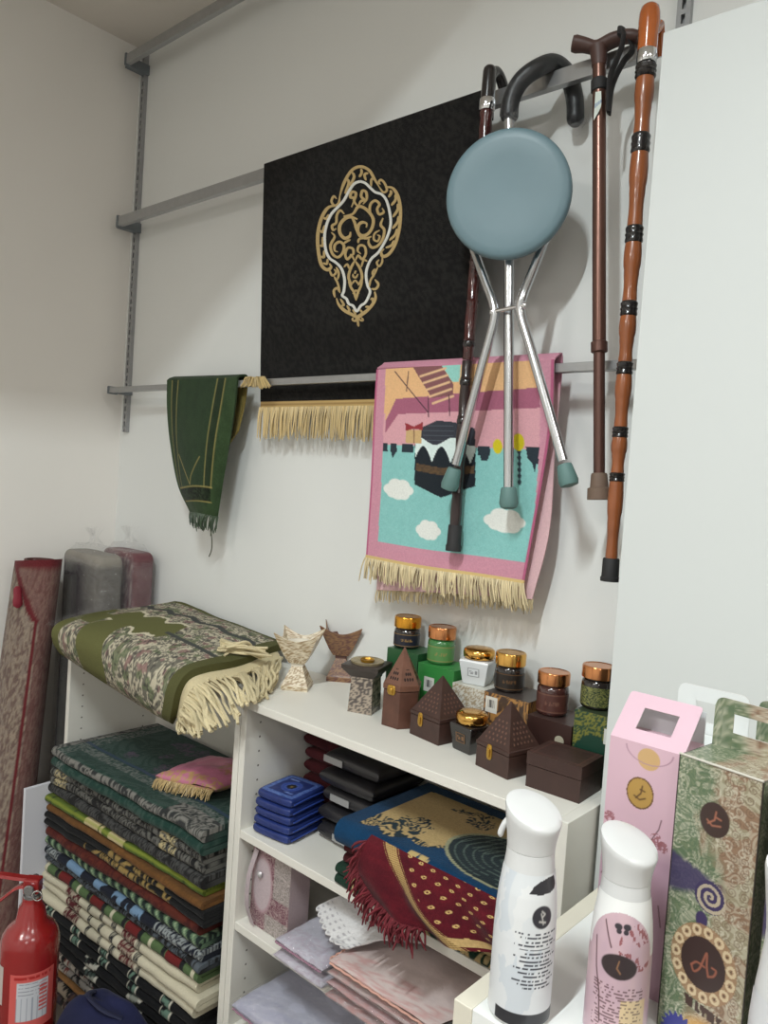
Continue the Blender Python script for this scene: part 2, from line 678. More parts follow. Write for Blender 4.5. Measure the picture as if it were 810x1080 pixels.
def stroke(pts, w, mi, lift=0.0012, taper=True, n=6):
    S = spline([(p[0], p[1], 0) for p in pts], n)
    k = len(S)
    T = np.gradient(S, axis=0)
    T /= np.linalg.norm(T, axis=1)[:, None] + 1e-9
    Nn = np.stack([-T[:, 1], T[:, 0]], 1)
    ws = w * 0.5 * (np.clip(np.minimum(np.linspace(0.45, 4, k), np.linspace(4, 0.35, k)), 0, 1) if taper else np.ones(k))
    L, Rr = [], []
    for i in range(k):
        for s, out in ((-1, L), (1, Rr)):
            q = med((S[i, 0] + Nn[i, 0] * ws[i] * s, S[i, 1] + Nn[i, 1] * ws[i] * s))
            q[1] -= lift
            out.append(q)
    verts = L + Rr + [q + np.array([0, 0.002, 0]) for q in L] + [q + np.array([0, 0.002, 0]) for q in Rr]
    fs = []
    for i in range(k - 1):
        fs.append((i, i + 1, k + i + 1, k + i))
        fs.append((i, 2 * k + i, 2 * k + i + 1, i + 1))
        fs.append((k + i, k + i + 1, 3 * k + i + 1, 3 * k + i))
    b.add(verts, fs, mi)


WL = [(335, 175), (300, 190), (270, 232), (238, 290), (203, 330), (165, 372), (138, 430), (124, 500), (128, 580), (150, 635), (188, 662), (222, 700),
      (240, 765), (236, 832), (226, 860), (252, 880), (266, 910), (292, 922), (315, 955), (340, 922), (366, 905), (386, 870), (396, 835), (380, 800),
      (370, 740), (378, 690), (402, 640), (442, 605), (472, 560), (502, 500), (519, 430), (512, 360), (492, 290), (462, 252), (425, 240), (396, 215), (366, 186), (335, 175)]
stroke(WL, 15, 2, taper=False, n=4)
G = [([(215, 262), (235, 200), (265, 140), (300, 100), (345, 88), (390, 110), (420, 160), (447, 207)], 17),
     ([(447, 207), (472, 240), (494, 228), (482, 188), (460, 166), (446, 180), (456, 194)], 13),
     ([(484, 208), (530, 216), (562, 265), (577, 330), (578, 405), (568, 485), (545, 560), (510, 612), (474, 626), (462, 600), (480, 580)], 19),
     ([(470, 630), (468, 662), (450, 686), (436, 664), (450, 645)], 12), ([(442, 690), (420, 735), (398, 770), (390, 815)], 12),
     ([(425, 765), (447, 795), (430, 822), (402, 820)], 14),
     ([(424, 838), (430, 872), (414, 912), (380, 950), (345, 974), (315, 988), (285, 974), (240, 950), (205, 914), (191, 876)], 19),
     ([(196, 322), (150, 332), (115, 380), (92, 450), (83, 530), (90, 620), (105, 680), (136, 706), (160, 690), (150, 668)], 19),
     ([(215, 262), (208, 305), (184, 322), (166, 296), (180, 266), (196, 282)], 13),
     ([(150, 705), (166, 740), (190, 722), (178, 702)], 12), ([(178, 745), (200, 790), (212, 845)], 12), ([(182, 872), (176, 832), (196, 815), (208, 838)], 14),
     ([(315, 988), (300, 1010), (284, 1006), (290, 992)], 11), ([(315, 988), (332, 1008), (346, 1004), (338, 990)], 11), ([(316, 990), (312, 1020), (306, 1042)], 13),
     # leaves between the white line and the outer band
     ([(245, 250), (268, 190), (262, 160)], 15), ([(275, 205), (300, 150), (290, 120)], 15), ([(330, 150), (345, 125), (342, 100)], 14), ([(370, 170), (362, 135), (385, 125)], 14),
     ([(400, 205), (402, 165), (415, 160)], 13), ([(505, 270), (520, 245), (515, 228)], 15), ([(522, 320), (548, 285), (545, 255)], 16), ([(532, 390), (562, 345), (560, 310)], 16),
     ([(530, 460), (562, 420), (566, 385)], 16), ([(512, 530), (548, 495), (558, 460)], 15), ([(490, 575), (525, 560), (540, 530)], 14),
     ([(150, 375), (135, 400), (118, 395)], 14), ([(125, 440), (112, 480), (98, 470)], 14), ([(112, 510), (112, 560), (95, 560)], 14), ([(120, 590), (118, 630), (98, 625)], 14),
     ([(140, 640), (135, 670), (112, 665)], 13), ([(190, 690), (205, 725), (198, 765)], 12), ([(425, 700), (410, 725), (420, 750)], 12),
     ([(215, 880), (235, 915), (222, 922)], 13), ([(255, 920), (270, 950), (255, 955)], 13), ([(290, 945), (305, 968), (300, 982)], 12), ([(335, 945), (345, 958), (350, 970)], 12),
     ([(368, 930), (385, 928), (388, 945)], 12), ([(398, 885), (412, 880), (412, 905)], 12),
     # inner scrolls
     ([(318, 402), (275, 388), (240, 402), (213, 440), (214, 486), (240, 516), (270, 505), (276, 478)], 19),
     ([(236, 385), (290, 370), (320, 328), (350, 330), (386, 358), (412, 402), (406, 452), (380, 490), (345, 500), (320, 478), (324, 438), (346, 420), (372, 428), (370, 452)], 18),
     ([(282, 388), (300, 420), (312, 462), (334, 504), (370, 516), (402, 505)], 16), ([(320, 545), (330, 520), (370, 512)], 13),
     ([(320, 325), (300, 300), (296, 275), (276, 270), (284, 240), (308, 244), (304, 275), (282, 330)], 15),
     ([(322, 322), (338, 295), (358, 285), (340, 265), (348, 232), (370, 240), (372, 282), (350, 312)], 15),
     ([(410, 392), (392, 352), (396, 312), (424, 290), (450, 312), (436, 340), (448, 372), (476, 360), (466, 336)], 15),
     ([(472, 395), (458, 436), (480, 468), (470, 524), (440, 562), (405, 572), (385, 545), (388, 508)], 16), ([(452, 468), (422, 488), (416, 522), (440, 534), (452, 506), (436, 496)], 12),
     ([(240, 372), (216, 350), (196, 380), (192, 424), (168, 442), (174, 468), (192, 458)], 14),
     ([(164, 482), (182, 508), (158, 560), (170, 612), (202, 630), (230, 602), (236, 560), (212, 538), (184, 556), (182, 590), (202, 598)], 15), ([(236, 548), (252, 536), (276, 524)], 12),
     ([(300, 652), (282, 622), (256, 642), (244, 610), (260, 574), (290, 580), (292, 612), (272, 614)], 14),
     ([(304, 650), (322, 620), (346, 642), (368, 610), (360, 566), (330, 560), (318, 590), (338, 612)], 14),
     ([(300, 652), (276, 700), (264, 752), (284, 800)], 15), ([(304, 652), (334, 700), (346, 756), (322, 800)], 15), ([(268, 700), (256, 672), (236, 690)], 11), ([(340, 690), (356, 648), (378, 656)], 11),
     ([(264, 752), (276, 806), (298, 842), (310, 890)], 14), ([(346, 756), (340, 800), (322, 842), (310, 890)], 14), ([(290, 730), (294, 748), (308, 752), (322, 730)], 11), ([(308, 710), (300, 730)], 10),
     ([(284, 790), (305, 770), (325, 795)], 10), ([(290, 850), (310, 830), (330, 850)], 11)]
for p, w in G:
    stroke(p, w, 1)
b.build('rug_cloth', [velvet, gold_m, white_m], t)
# gold fringe band and threads
zb = 1.70
xa, xb = black_surf(np.array(0.), np.array(1.))[0], black_surf(np.array(1.), np.array(1.))[0]
xs = np.linspace(xa, xb - 0.02, 40)
b = MB()
band = np.stack([np.stack([xs, np.full(40, -0.044), np.full(40, z)], 1) for z in np.linspace(1.706, 1.682, 6)])
b.sheet(band, 0.004, mixc(full((6, 40), (196, 164, 104)), (150, 118, 64), (np.arange(6) % 2)[:, None] * np.ones(40)))
fringe(b, np.stack([xs, np.full(40, -0.046), np.full(40, 1.685)], 1), np.stack([xs, np.full(40, -0.047), np.full(40, 1.606)], 1), 200, 0.0018, (210, 184, 128), 0.003, 4)
b.build('fringe', gold_thread, t)
b = MB()
p0, p1 = atY(283, 406, -0.094), atY(258, 404, -0.095)
q0, q1 = atY(279, 399, -.0915), atY(262, 400, -.0915)
q0[2] = q1[2] = 1.7565
fringe(b, [q0, q1], [atY(286, 409, -.098), atY(254, 408, -.098)], 44, 0.0017, (204, 178, 122), 0.002, 5, (0, -0.004, 0.006))
b.build('corner_tassel', gold_thread, t)

# ---- pink picture rug
t = thing('picture_rug', 'pink bordered rug printed with a mosque court, blue sky and white clouds, gold fringe', 'rug', atY(490, 385, -0.09))
ctrl = [[atY(397, 390, -0.096), atY(460, 386.5, -0.096), atY(525, 383, -0.096), atY(584, 380, -0.096)],
        [atY(394, 440, -0.094), atY(459, 440, -0.094), atY(524, 440, -0.095), atY(582, 438, -0.094)],
        [atY(391, 510, -0.092), atY(456, 516, -0.096), atY(518, 520, -0.092), atY(571, 512, -0.085)],
        [atY(386, 585, -0.090), atY(444, 596, -0.096), atY(502, 604, -0.086), atY(553, 612, -0.078)]]
NU, NV = 250, 200
ctrl = arr(ctrl)
ctrl[0, :, 2] = np.maximum(ctrl[0, :, 2], 1.7575)
P = cgrid(ctrl, NU, NV)
v, u = np.meshgrid(np.linspace(0, 1, NU), np.linspace(0, 1, NV), indexing='ij')
# picture coordinates: the printed field as seen in the photo frame, 0..730 wide, 40..800 tall
U, Vv = 60 - 35 * v + u * (690 - 84 * v), 30 + v * 755
A = full((NU, NV), (198, 138, 156))
A = mixc(A, (206, 150, 166), 0.8 * vn(u * 160, v * 180, 2))
fx0, fx1, fy1 = 104 - 28 * v, 692 - 50 * v ** 1.3, 722
inn = ((U > fx0) & (U < fx1) & (Vv < fy1)).astype(float)
F = full((NU, NV), (142, 198, 194))
F = mixc(F, (126, 186, 182), 0.7 * fbm(u * 60, v * 60, 4))
F = mixc(F, (214, 160, 168), (Vv < 332))
F = mixc(F, (226, 180, 132), (Vv < 206 - 0 * U) * 1.0)
F = mixc(F, (214, 160, 168), inpoly(U, Vv, [(150, 205), (692, 190), (692, 332), (104, 332), (104, 290)]))
F = mixc(F, (164, 98, 120), inpoly(U, Vv, [(104, 240), (150, 150), (400, 135), (692, 122), (692, 190), (440, 200), (160, 210), (104, 285)]))
F = mixc(F, (226, 180, 132), inpoly(U, Vv, [(104, 30), (692, 30), (692, 122), (400, 135), (150, 150), (104, 235)]))
F = mixc(F, (150, 206, 196), inpoly(U, Vv, [(345, 30), (420, 30), (410, 92), (385, 92)]))
F = mixc(F, (132, 88, 90), inpoly(U, Vv, [(225, 30), (345, 30), (388, 100), (385, 140), (300, 150)]))
for k in range(5):
    y0 = 52 + k * 26
    F = mixc(F, (226, 186, 146), step(segd(U, Vv, [(255 + k * 12, y0 + 14), (360 + k * 6, y0 - 12)]) - 4, 3))
for ln in ([(145, 42), (285, 205)], [(205, 45), (195, 120)], [(285, 150), (285, 220)], [(368, 140), (368, 216)]):
    F = mixc(F, (80, 56, 66), step(segd(U, Vv, ln) - 2.2, 2))
# skyline silhouettes
dark = (46, 56, 64)
F = mixc(F, dark, ((Vv > 326) & (Vv < 360)) * ((np.abs(U - 100) < 14) | (np.abs(U - 140) < 14) | (np.abs(U - 200) < 24) | (np.abs(U - 492) < 22)) * 1.0)
F = mixc(F, dark, inpoly(U, Vv, [(128, 355), (154, 355), (136, 386)]))
F = mixc(F, dark, inpoly(U, Vv, [(478, 350), (510, 350), (505, 378), (482, 378)]))
F = mixc(F, dark, inpoly(U, Vv, [(634, 324), (692, 324), (690, 375), (668, 380), (662, 408), (654, 380), (638, 360)]))
F = mixc(F, dark, step(np.abs(U - 612) - 5 - 2 * np.sin(Vv * 0.3), 2) * ((Vv > 320) & (Vv < 455)))
F = mixc(F, (206, 190, 40), np.maximum(disc(U, Vv, 540, 325, 16, 26), disc(U, Vv, 610, 308, 20, 30)))
# the black cube with its white crown and drape
F = mixc(F, (58, 60, 68), inpoly(U, Vv, [(255, 262), (320, 234), (385, 240), (462, 262), (462, 330), (255, 330)]))
F = mixc(F, (88, 92, 100), inpoly(U, Vv, [(262, 262), (320, 240), (382, 244), (382, 318), (262, 318)]) * (np.mod(Vv, 18) < 5) * 0.7)
F = mixc(F, (34, 40, 46), inpoly(U, Vv, [(230, 326), (462, 326), (462, 470), (338, 522), (230, 480)]))
F = mixc(F, (120, 92, 60), ((np.abs(Vv - 425 + np.abs(U - 338) * 0.12) < 14) & (U > 236) & (U < 458)) * (0.3 + 0.4 * vn(U / 9, Vv / 6, 3)))
drape = 330 + 26 * np.abs(np.sin((U - 232) / 38 * 1.55)) ** 0.7
F = mixc(F, (216, 230, 226), ((Vv > 312 + 14 * np.sin(U / 22)) & (Vv < 392 - drape * 0 - 60 * np.abs(np.sin((U - 232) / 36 * PI / 2 + 0.2)))) * ((U > 232) & (U < 462)))
F = mixc(F, (200, 168, 120), inpoly(U, Vv, [(192, 272), (256, 272), (256, 322), (192, 322)]))
F = mixc(F, (150, 56, 62), inpoly(U, Vv, [(190, 244), (226, 258), (262, 240), (262, 272), (226, 266), (190, 276)]))
F = mixc(F, (120, 84, 70), step(segd(U, Vv, [(226, 268), (226, 322)]) - 2, 2))
for cx, cy, w, h in ((162, 502, 66, 46), (292, 646, 50, 42), (562, 582, 72, 48)):
    m = 0
    for dx, dy, r in ((-.6, .1, .42), (-.2, -.3, .5), (.3, -.25, .5), (.65, .1, .38), (0, .3, .62), (.35, .45, .45), (-.4, .4, .4)):
        m = np.maximum(m, disc(U, Vv, cx + dx * w, cy + dy * h, r * w * 0.9, r * h * 1.05))
    F = mixc(F, (226, 228, 222), m)
A = A * (1 - inn[..., None]) + F * inn[..., None]
A = mixc(A, (180, 96, 128), (u > 0.985) + (u < 0.012))
b = MB().sheet(P, 0.003, A, back=lin((214, 170, 178)))
# over the rail and the back flap, visible past the edge
ctrl2 = [[P[0, 0] + (0, 0.002, 0.004), P[0, 100] + (0, 0.002, 0), P[0, -1] + (0, 0.002, 0)],
         [P[0, 0] + (0, 0.012, 0.009), P[0, 100] + (0, 0.012, 0.009), P[0, -1] + (0, 0.012, 0.009)],
         [P[0, 0] + (0, 0.034, 0.004), P[0, 100] + (0, 0.034, 0.004), P[0, -1] + (0, 0.034, 0.004)],
         [atY(405, 480, -0.060), atY(490, 480, -0.060), atY(586, 470, -0.060)],
         [atY(402, 560, -0.058), atY(490, 570, -0.056), atY(580, 560, -0.058)],
         [atY(398, 622, -0.058), atY(480, 626, -0.058), atY(562, 632, -0.058)]]
Q = cgrid(ctrl2, 60, 40)
vv2, uu2 = np.meshgrid(np.linspace(0, 1, 60), np.linspace(0, 1, 40), indexing='ij')
A2 = mixc(full((60, 40), (198, 138, 156)), (222, 184, 188), np.clip((vv2 - 0.18) * 20, 0, 1))
b.sheet(Q[:, ::-1], 0.003, A2[:, ::-1])
b.build('rug_cloth', cloth, t)
b = MB()
hem = np.stack([P[-1], P[-1] * 0.5 + (P[-1] + (0, -0.001, -0.0085)) * 0.5, P[-1] + (0, -0.001, -0.0085)])
b.sheet(hem + np.array([0, -0.001, 0]), 0.004, full((3, NV), (204, 176, 116)))
bot = spline([atY(383, 610, -0.092), atY(440, 621, -0.1), atY(500, 632, -0.09), atY(556, 643, -0.08)], 10)
fringe(b, P[-1] + (0, -0.002, -0.006), bot, 190, 0.0016, (216, 198, 156), 0.004, 8)
q0 = Q[-1][5:]
fringe(b, Q[-1], Q[-1] + np.array([0, 0, -0.024]), 110, 0.0016, (210, 192, 150), 0.003, 9)
b.build('fringe', gold_thread, t)

# ---- small green rug
t = thing('velvet_rug', 'small dark green velvet rug with gold lines folded over the lower rail', 'rug', atY(212, 400, -0.09))
yb = -0.095
ctrl = [[atY(176, 401, -0.093), atY(200, 401, -0.096), atY(225, 400.5, -0.096), atY(250, 398.5, -0.093)],
        [atY(176, 430, -0.094), atY(200, 432, -0.106), atY(225, 432, -0.106), atY(247, 430, -0.09)],
        [atY(179, 465, -0.09), atY(198, 470, -0.112), atY(222, 470, -0.112), atY(242, 468, -0.085)],
        [atY(187, 510, -0.085), atY(200, 515, -0.112), atY(219, 515, -0.112), atY(235, 512, -0.08)],
        [atY(200, 540, -0.08), atY(208, 541, -0.104), atY(219, 543, -0.104), atY(230, 545, -0.078)]]
NU, NV = 160, 110
ctrl = arr(ctrl)
ctrl[0, :, 2] = np.maximum(ctrl[0, :, 2], 1.7585)
P = cgrid(ctrl, NU, NV)
v, u = np.meshgrid(np.linspace(0, 1, NU), np.linspace(0, 1, NV), indexing='ij')
A = full((NU, NV), (44, 60, 38))
A = mixc(A, (64, 84, 54), 0.8 * fbm(u * 14, v * 12, 5))
A = mixc(A, (34, 50, 36), ((u > 0.2) & (u < 0.74) & (v < 0.8)) * 0.5)
gl = (150, 138, 84)
for c in (0.09, 0.185, 0.755, 0.855):
    A = mixc(A, gl, step(np.abs(u - c) - 0.006, 0.01) * (v < 0.8) * 0.8)
A = mixc(A, (30, 38, 28), ((np.abs(u - .137) < .04) | (np.abs(u - .805) < .042)) * (v < 0.86) * 0.6)
A = mixc(A, gl, step(segd(u * 0.5, v, [(0.11, 0.55), (0.235, 0.78), (0.25, 0.72), (0.33, 0.58)]) - 0.004, 0.006) * 0.8)
A = mixc(A, (30, 36, 26), ((v > 0.80) & (v < 0.9) & (u > 0.1) & (u < 0.86)) * (0.6 + 0.4 * (vn(u * 40, v * 90, 2) > 0.5)))
for c in (0.795, 0.905):
    A = mixc(A, gl, step(np.abs(v - c) - 0.004, 0.006) * ((u > .08) & (u < .88)))
b = MB().sheet(P, 0.006, A)
ctrl2 = [[P[0, 0], P[0, 55], P[0, -1]], [P[0, 0] + (0, .012, .009), P[0, 55] + (0, .012, .009), P[0, -1] + (0, .012, .009)],
         [P[0, 0] + (0, .036, .005), P[0, 55] + (0, .036, .005), P[0, -1] + (0, .036, .005)],
         [atY(190, 440, -0.055), atY(225, 440, -0.05), atY(259, 425, -0.05)], [atY(195, 490, -0.05), atY(222, 495, -0.05), atY(252, 455, -0.055)]]
Q = cgrid(ctrl2, 60, 40)
vv2, uu2 = np.meshgrid(np.linspace(0, 1, 60), np.linspace(0, 1, 40), indexing='ij')
A2 = mixc(full((60, 40), (44, 60, 38)), (138, 122, 66), ((uu2 > 0.8) & (vv2 > 0.28)) * (0.6 + 0.4 * (np.mod(uu2 * 60, 1) < 0.5)))
b.sheet(Q[:, ::-1], 0.005, A2[:, ::-1])
b.build('rug_cloth', velvet, t)
b = MB()
fringe(b, P[-1], [atY(202, 552, -0.085), atY(214, 557, -0.11), atY(226, 562, -0.085)], 60, 0.0018, (52, 72, 46), 0.005, 12)
b.build('fringe', gold_thread, t)
MB().tube(spline([atY(222, 558, -0.1), atY(223.5, 570, -0.1), atY(223, 580, -0.098), atY(220.5, 587, -0.098)], 6), 0.0016, 6).build('loose_thread', mat('dark_thread', (70, 72, 58), 0.8), t)

# ================================================================== WALKING CANES
chrome = mat('chrome', (225, 226, 228), 0.12, 1.0)
alu = mat('polished_aluminium', (205, 207, 210), 0.22, 1.0)
black_gloss = mat('black_gloss', (26, 22, 22), 0.25, coat=0.5)
rubber_black = mat('black_rubber', (36, 35, 36), 0.7)


def vtube(p_top, p_bot, prof, n=20):
    """rings along the line top->bottom; prof = [(t, radius)]"""
    a, e = arr(p_top), arr(p_bot)
    return [a + (e - a) * t for t, _ in prof], [r for _, r in prof]


# dark cane
yc = -0.1135
a, e = atY(517, 69, yc), atY(478, 581, yc)
t = thing('walking_cane', 'dark mahogany walking cane with a silver collar hanging against the black rug', 'walking cane', e)
S = lambda q: a + (e - a) * q
mah = mat('mahogany_lacquer', (66, 24, 22), 0.2, noise=0.35, nscale=35, coat=0.6)
b = MB().tube([S(0), S(.002), S(.006), S(.012), S(.04), S(.068)], [.003, .0085, .0118, .013, .0135, .0135], 20)
hk = spline([S(.03), S(.012) + (0, .02, .008), S(.02) + (0, .045, .003), S(.05) + (0, .06, 0), S(.075) + (0, .062, 0)], 6)
b.tube(hk, .0105, 14)
b.build('handle', black_gloss, t)
MB().tube([S(.068), S(.07), S(.09), S(.092)], [.0145, .0155, .0155, .0145], 20).build('collar', chrome, t)
pts = [(.092, .0125), (.10, .0135), (.108, .0115), (.13, .0128), (.15, .0112), (.16, .0125)]
q = .16
while q < .93:
    pts += [(q + .004, .0105), (q + .04, .0118), (q + .075, .0105), (q + .079, .0125)]
    q += .08
pp, rr = vtube(a, e, [p for p in pts if p[0] < .60] + [(.60, .0108)])
MB().tube(pp, rr, 18).build('upper_shaft', mah, t)
pp, rr = vtube(a, e, [(.602, .0108)] + [p for p in pts if .61 < p[0] < .93] + [(.955, .0105)])
MB().tube(pp, rr, 18).build('lower_shaft', mat('blackened_lacquer', (40, 24, 24), .28, noise=.2, nscale=35, coat=.4), t)
for q in (.56, .64, .72):
    MB().tube([S(q), S(q + .004), S(q + .010), S(q + .014)], [.0108, .0128, .0128, .0108], 16).build('bead_ring', black_gloss, t)
MB().tube([S(.945), S(.948), S(.985), S(.99), S(1)], [.0125, .0135, .0142, .016, .0155], 18).build('rubber_tip', rubber_black, t)

# cane with folding seat
yd = -0.165
t = thing('seat_cane', 'folding cane stool with a round blue grey seat and three chrome legs', 'seat cane', atY(537, 530, -0.12))
D = atY(536, 206, yd)
nrm = arr((0.42, -1.0, -0.10))
nrm /= np.linalg.norm(nrm)
sx = np.cross(nrm, (0, 0, 1.0))
sx /= np.linalg.norm(sx)
sz = np.cross(sx, nrm)
M = np.stack([sx, sz, nrm], 1)
rad = 0.1135
seat_m = mat('blue_grey_plastic', (104, 128, 136), 0.42, noise=0.04, nscale=12, bump=0.04, bscale=60)
b = MB().lathe(D, [(0.02, -.012), (rad - .012, -.012), (rad - .003, -.008), (rad, -.001), (rad, .006), (rad - .0025, .0115), (rad - .008, .0145), (rad - .02, .0155), (rad - .05, .0140), (.03, .0125), (.002, .012)], 72, M=M)
b.build('seat', seat_m, t, smooth=50)
b = MB()   # mount under the seat
b.lathe(D - nrm * 0.012, [(.03, -.02), (.05, -.01), (.055, 0.002)], 32, M=M)
b.build('seat_mount', mat('dark_grey_plastic', (62, 68, 72), 0.5), t)
yl = -0.132
ctop, cbot = atY(537, 118, yl - .004), atY(536.5, 518, yl)
MB().tube([ctop, cbot], .0095, 20).build('main_post', alu, t)
yh = -0.150
for (p0, p1, p2, p3, f0, f1) in (((498, 258), (520, 320), (521, 338), (481, 490), (479.5, 494), (473, 517)),
                                 ((578, 245), (551, 313), (549, 330), (594, 486), (595, 490), (601, 513))):
    k0, k1, k2, k3 = atY(*p0, yd + (.025 if p0[0] < 530 else .068)), atY(*p1, yh), atY(*p2, yh), atY(*p3, yl - .01)
    MB().tube(spline([k0, k0 * .3 + k1 * .7, k1, k2, k2 * .7 + k3 * .3, k3], 6), .0088, 16).build('leg', alu, t)
    A0, A1 = atY(*f0, yl - .01), atY(*f1, yl - .01)
    ft = MB().tube([A0, A0 + (A1 - A0) * .08, A0 + (A1 - A0) * .75, A0 + (A1 - A0) * .95, A1], [.012, .0135, .0175, .0155, .008], 20)
    ft.build('rubber_foot', mat('grey_green_rubber', (92, 124, 120), 0.6), t)
A0, A1 = atY(536.5, 514, yl), atY(536.5, 537, yl)
MB().tube([A0, A0 + (A1 - A0) * .08, A0 + (A1 - A0) * .72, A0 + (A1 - A0) * .92, A1], [.013, .0145, .0178, .015, .008], 20).build('rubber_foot', mat('grey_green_rubber'), t)
hA, hB = atY(519, 329, yh - .004), atY(553, 322, yh - .004)
b = MB().tube([hA, hB], .004, 12)
b.lathe(hA, [(.006, -.003), (.0075, 0), (.006, .003)], 14, M=np.stack([sz, nrm, sx], 1)).lathe(hB, [(.006, -.003), (.0075, 0), (.006, .003)], 14, M=np.stack([sz, nrm, sx], 1))
b.build('hinge_bolt', chrome, t)
hp = [atY(537, 126, -.136), atY(539, 106, -.135), atY(549, 86, -.131), atY(566, 72.5, -.116), atY(584, 67, -.080), atY(599, 80, -.047), atY(606, 104, -.040), atY(607, 132, -.040)]
hs = spline(hp, 8)
hr = np.full(len(hs), .0165)
hr[0], hr[-1], hr[-2] = .014, .009, .0145
MB().tube(hs, hr, 20).build('foam_handle', mat('black_foam', (14, 17, 21), 0.4, noise=0.2, nscale=60, bump=0.5, bscale=70), t)
hw = spline(hp[:1] + hp, 8)
g = np.random.default_rng(3)
MB().tube(hs[::1] * 1.0, hr + .0028 + g.normal(0, .0009, len(hs)), 14).build('plastic_wrap', film('handle_film', white=0.004, gloss=0.03), t, smooth=20)
# loose plastic at both ends of the wrapped handle
b = MB()
b.grid(cgrid([[atY(532, 118, -.152), atY(538, 122, -.155), atY(547, 112, -.148)], [atY(532, 132, -.15), atY(539, 134, -.156), atY(546, 130, -.145)], [atY(533, 146, -.148), atY(540, 142, -.152), atY(546, 145, -.14)]], 12, 10))
b.build('loose_wrap', film('clear_film'), t)
b = MB()
b.grid(cgrid([[atY(598, 126, -.062), atY(606, 130, -.066), atY(618, 124, -.06)], [atY(598, 134, -.06), atY(608, 138, -.066), atY(620, 130, -.058)], [atY(603, 142, -.06), atY(611, 143, -.062), atY(622, 118, -.056)]], 12, 10))
b.build('loose_wrap', film('clear_film'), t)

# bronze T handle cane
yb2 = -0.112
a, e = atY(632, 58, yb2), atY(632, 526, yb2)
t = thing('walking_cane', 'bronze adjustable walking cane with a brown T shaped handle and wrist strap', 'walking cane', e)
S = lambda q: a + (e - a) * q
bronze = mat('bronze_anodised', (112, 82, 72), 0.28, 0.7)
bronze_d = mat('bronze_dark', (98, 70, 62), 0.36, 0.6)
brown_p = mat('brown_plastic', (74, 50, 44), 0.5)
hpts = [(604, 46), (608, 46.5), (616, 47.5), (626, 50), (634, 49), (645, 43), (658, 39), (667, 38.5), (674, 39)]
hh = [.0155, .0172, .0150, .0135, .0150, .0150, .0140, .0138, .0110]
MB().tube(spline([atY(*p, -.118 + .022 * i / 8) for i, p in enumerate(hpts)], 4), np.interp(np.arange(len(hpts) * 4 - 3) / 4, np.arange(len(hpts)), hh), 20, flat=0.8).build('handle', brown_p, t)
MB().tube([atY(631, 50, yb2), atY(632, 62, yb2), atY(632, 70, yb2)], [.0155, .0135, .0125], 20).build('handle_neck', brown_p, t)
MB().tube([atY(632, 66, yb2), atY(632, 88, yb2)], [.0118, .0112], 20).build('upper_collar', bronze, t)
MB().tube([atY(632, 84, yb2), atY(632, 85, yb2), atY(632, 96, yb2), atY(632, 97, yb2)], [.0125, .0142, .0142, .0125], 20).build('strap_ring', rubber_black, t)
MB().tube([atY(632, 92, yb2), atY(632, 366, yb2)], .0116, 24).build('upper_tube', bronze, t)
MB().tube([atY(632, 360, yb2), atY(632, 361, yb2), atY(632, 371, yb2), atY(632, 372, yb2)], [.012, .0142, .0142, .012], 24).build('lock_collar', bronze_d, t)
MB().tube([atY(632, 370, yb2), atY(632, 508, yb2)], .0098, 24).build('lower_tube', bronze_d, t)
MB().tube([atY(632, 499, yb2), atY(632, 501, yb2), atY(632, 514, yb2), atY(632, 515, yb2), atY(632, 527, yb2)], [.0125, .0138, .0155, .0198, .0205], 24).build('rubber_tip', mat('brown_rubber', (112, 92, 78), 0.7), t)
sp = [atY(658, 33, -.128), atY(656, 48, -.132), atY(650, 64, -.128), atY(643, 84, -.122), atY(642, 118, -.115)]
b = MB().tube(spline(sp, 6), .0075, 10, flat=0.35)
b.tube(spline([atY(642, 120, -.113), atY(646, 90, -.105), atY(657, 66, -.1), atY(667, 52, -.1), atY(660, 34, -.105), atY(655, 31, -.118), atY(654, 38, -.13)], 6), .0075, 10, flat=0.35)
b.build('wrist_strap', rubber_black, t)
b = MB().sheet(cgrid([[atY(628, 97, -.128), atY(634, 96, -.128)], [atY(627, 112, -.129), atY(634, 110, -.129)], [atY(626, 127, -.127), atY(632, 117, -.127)]], 20, 12), .0008,
               mixc(full((20, 12), (206, 214, 206)), (70, 110, 160), 0.8 * ((np.abs(np.arange(20) - 10) < 2)[:, None] * (np.arange(12) % 3 > 0)[None, :])))
b.build('price_tag', mat('tag_paper', vcol=True, rough=0.4), t)

# bamboo style orange cane
ym = -0.132
a, e = atY(686, 5, ym), atY(643, 613, ym)
t = thing('walking_cane', 'orange brown bamboo style cane with black rings beside the white partition', 'walking cane', e)
pxs = lambda py: a + (e - a) * ((py - 5) / 608.0)
amber = mat('amber_lacquer', (168, 88, 36), 0.18, noise=0.22, nscale=18, coat=0.6)
amber_d = mat('amber_lacquer_dull', (146, 82, 44), 0.3, noise=0.2, nscale=18, coat=0.3)
prof = [(4, .003), (5, .009), (8, .0142), (14, .0165), (24, .0172), (38, .0158), (53, .0155)]
MB().tube([pxs(p) for p, _ in prof], [r for _, r in prof], 22).build('handle', amber, t)
MB().tube([pxs(35) + (.004, 0.004, 0), pxs(22) + (.004, .03, 0.006), pxs(25) + (.004, .040, -.004), pxs(38) + (.002, .050, -.010)], [.009, .009, .007, .005], 16).build('hook', amber, t)
MB().tube([pxs(52), pxs(53), pxs(65), pxs(66)], [.0150, .0160, .0160, .0150], 22).build('collar', chrome, t)
rings = [(67, 81), (139, 159), (235, 253), (314, 330), (378, 392), (447, 459), (496, 506)]
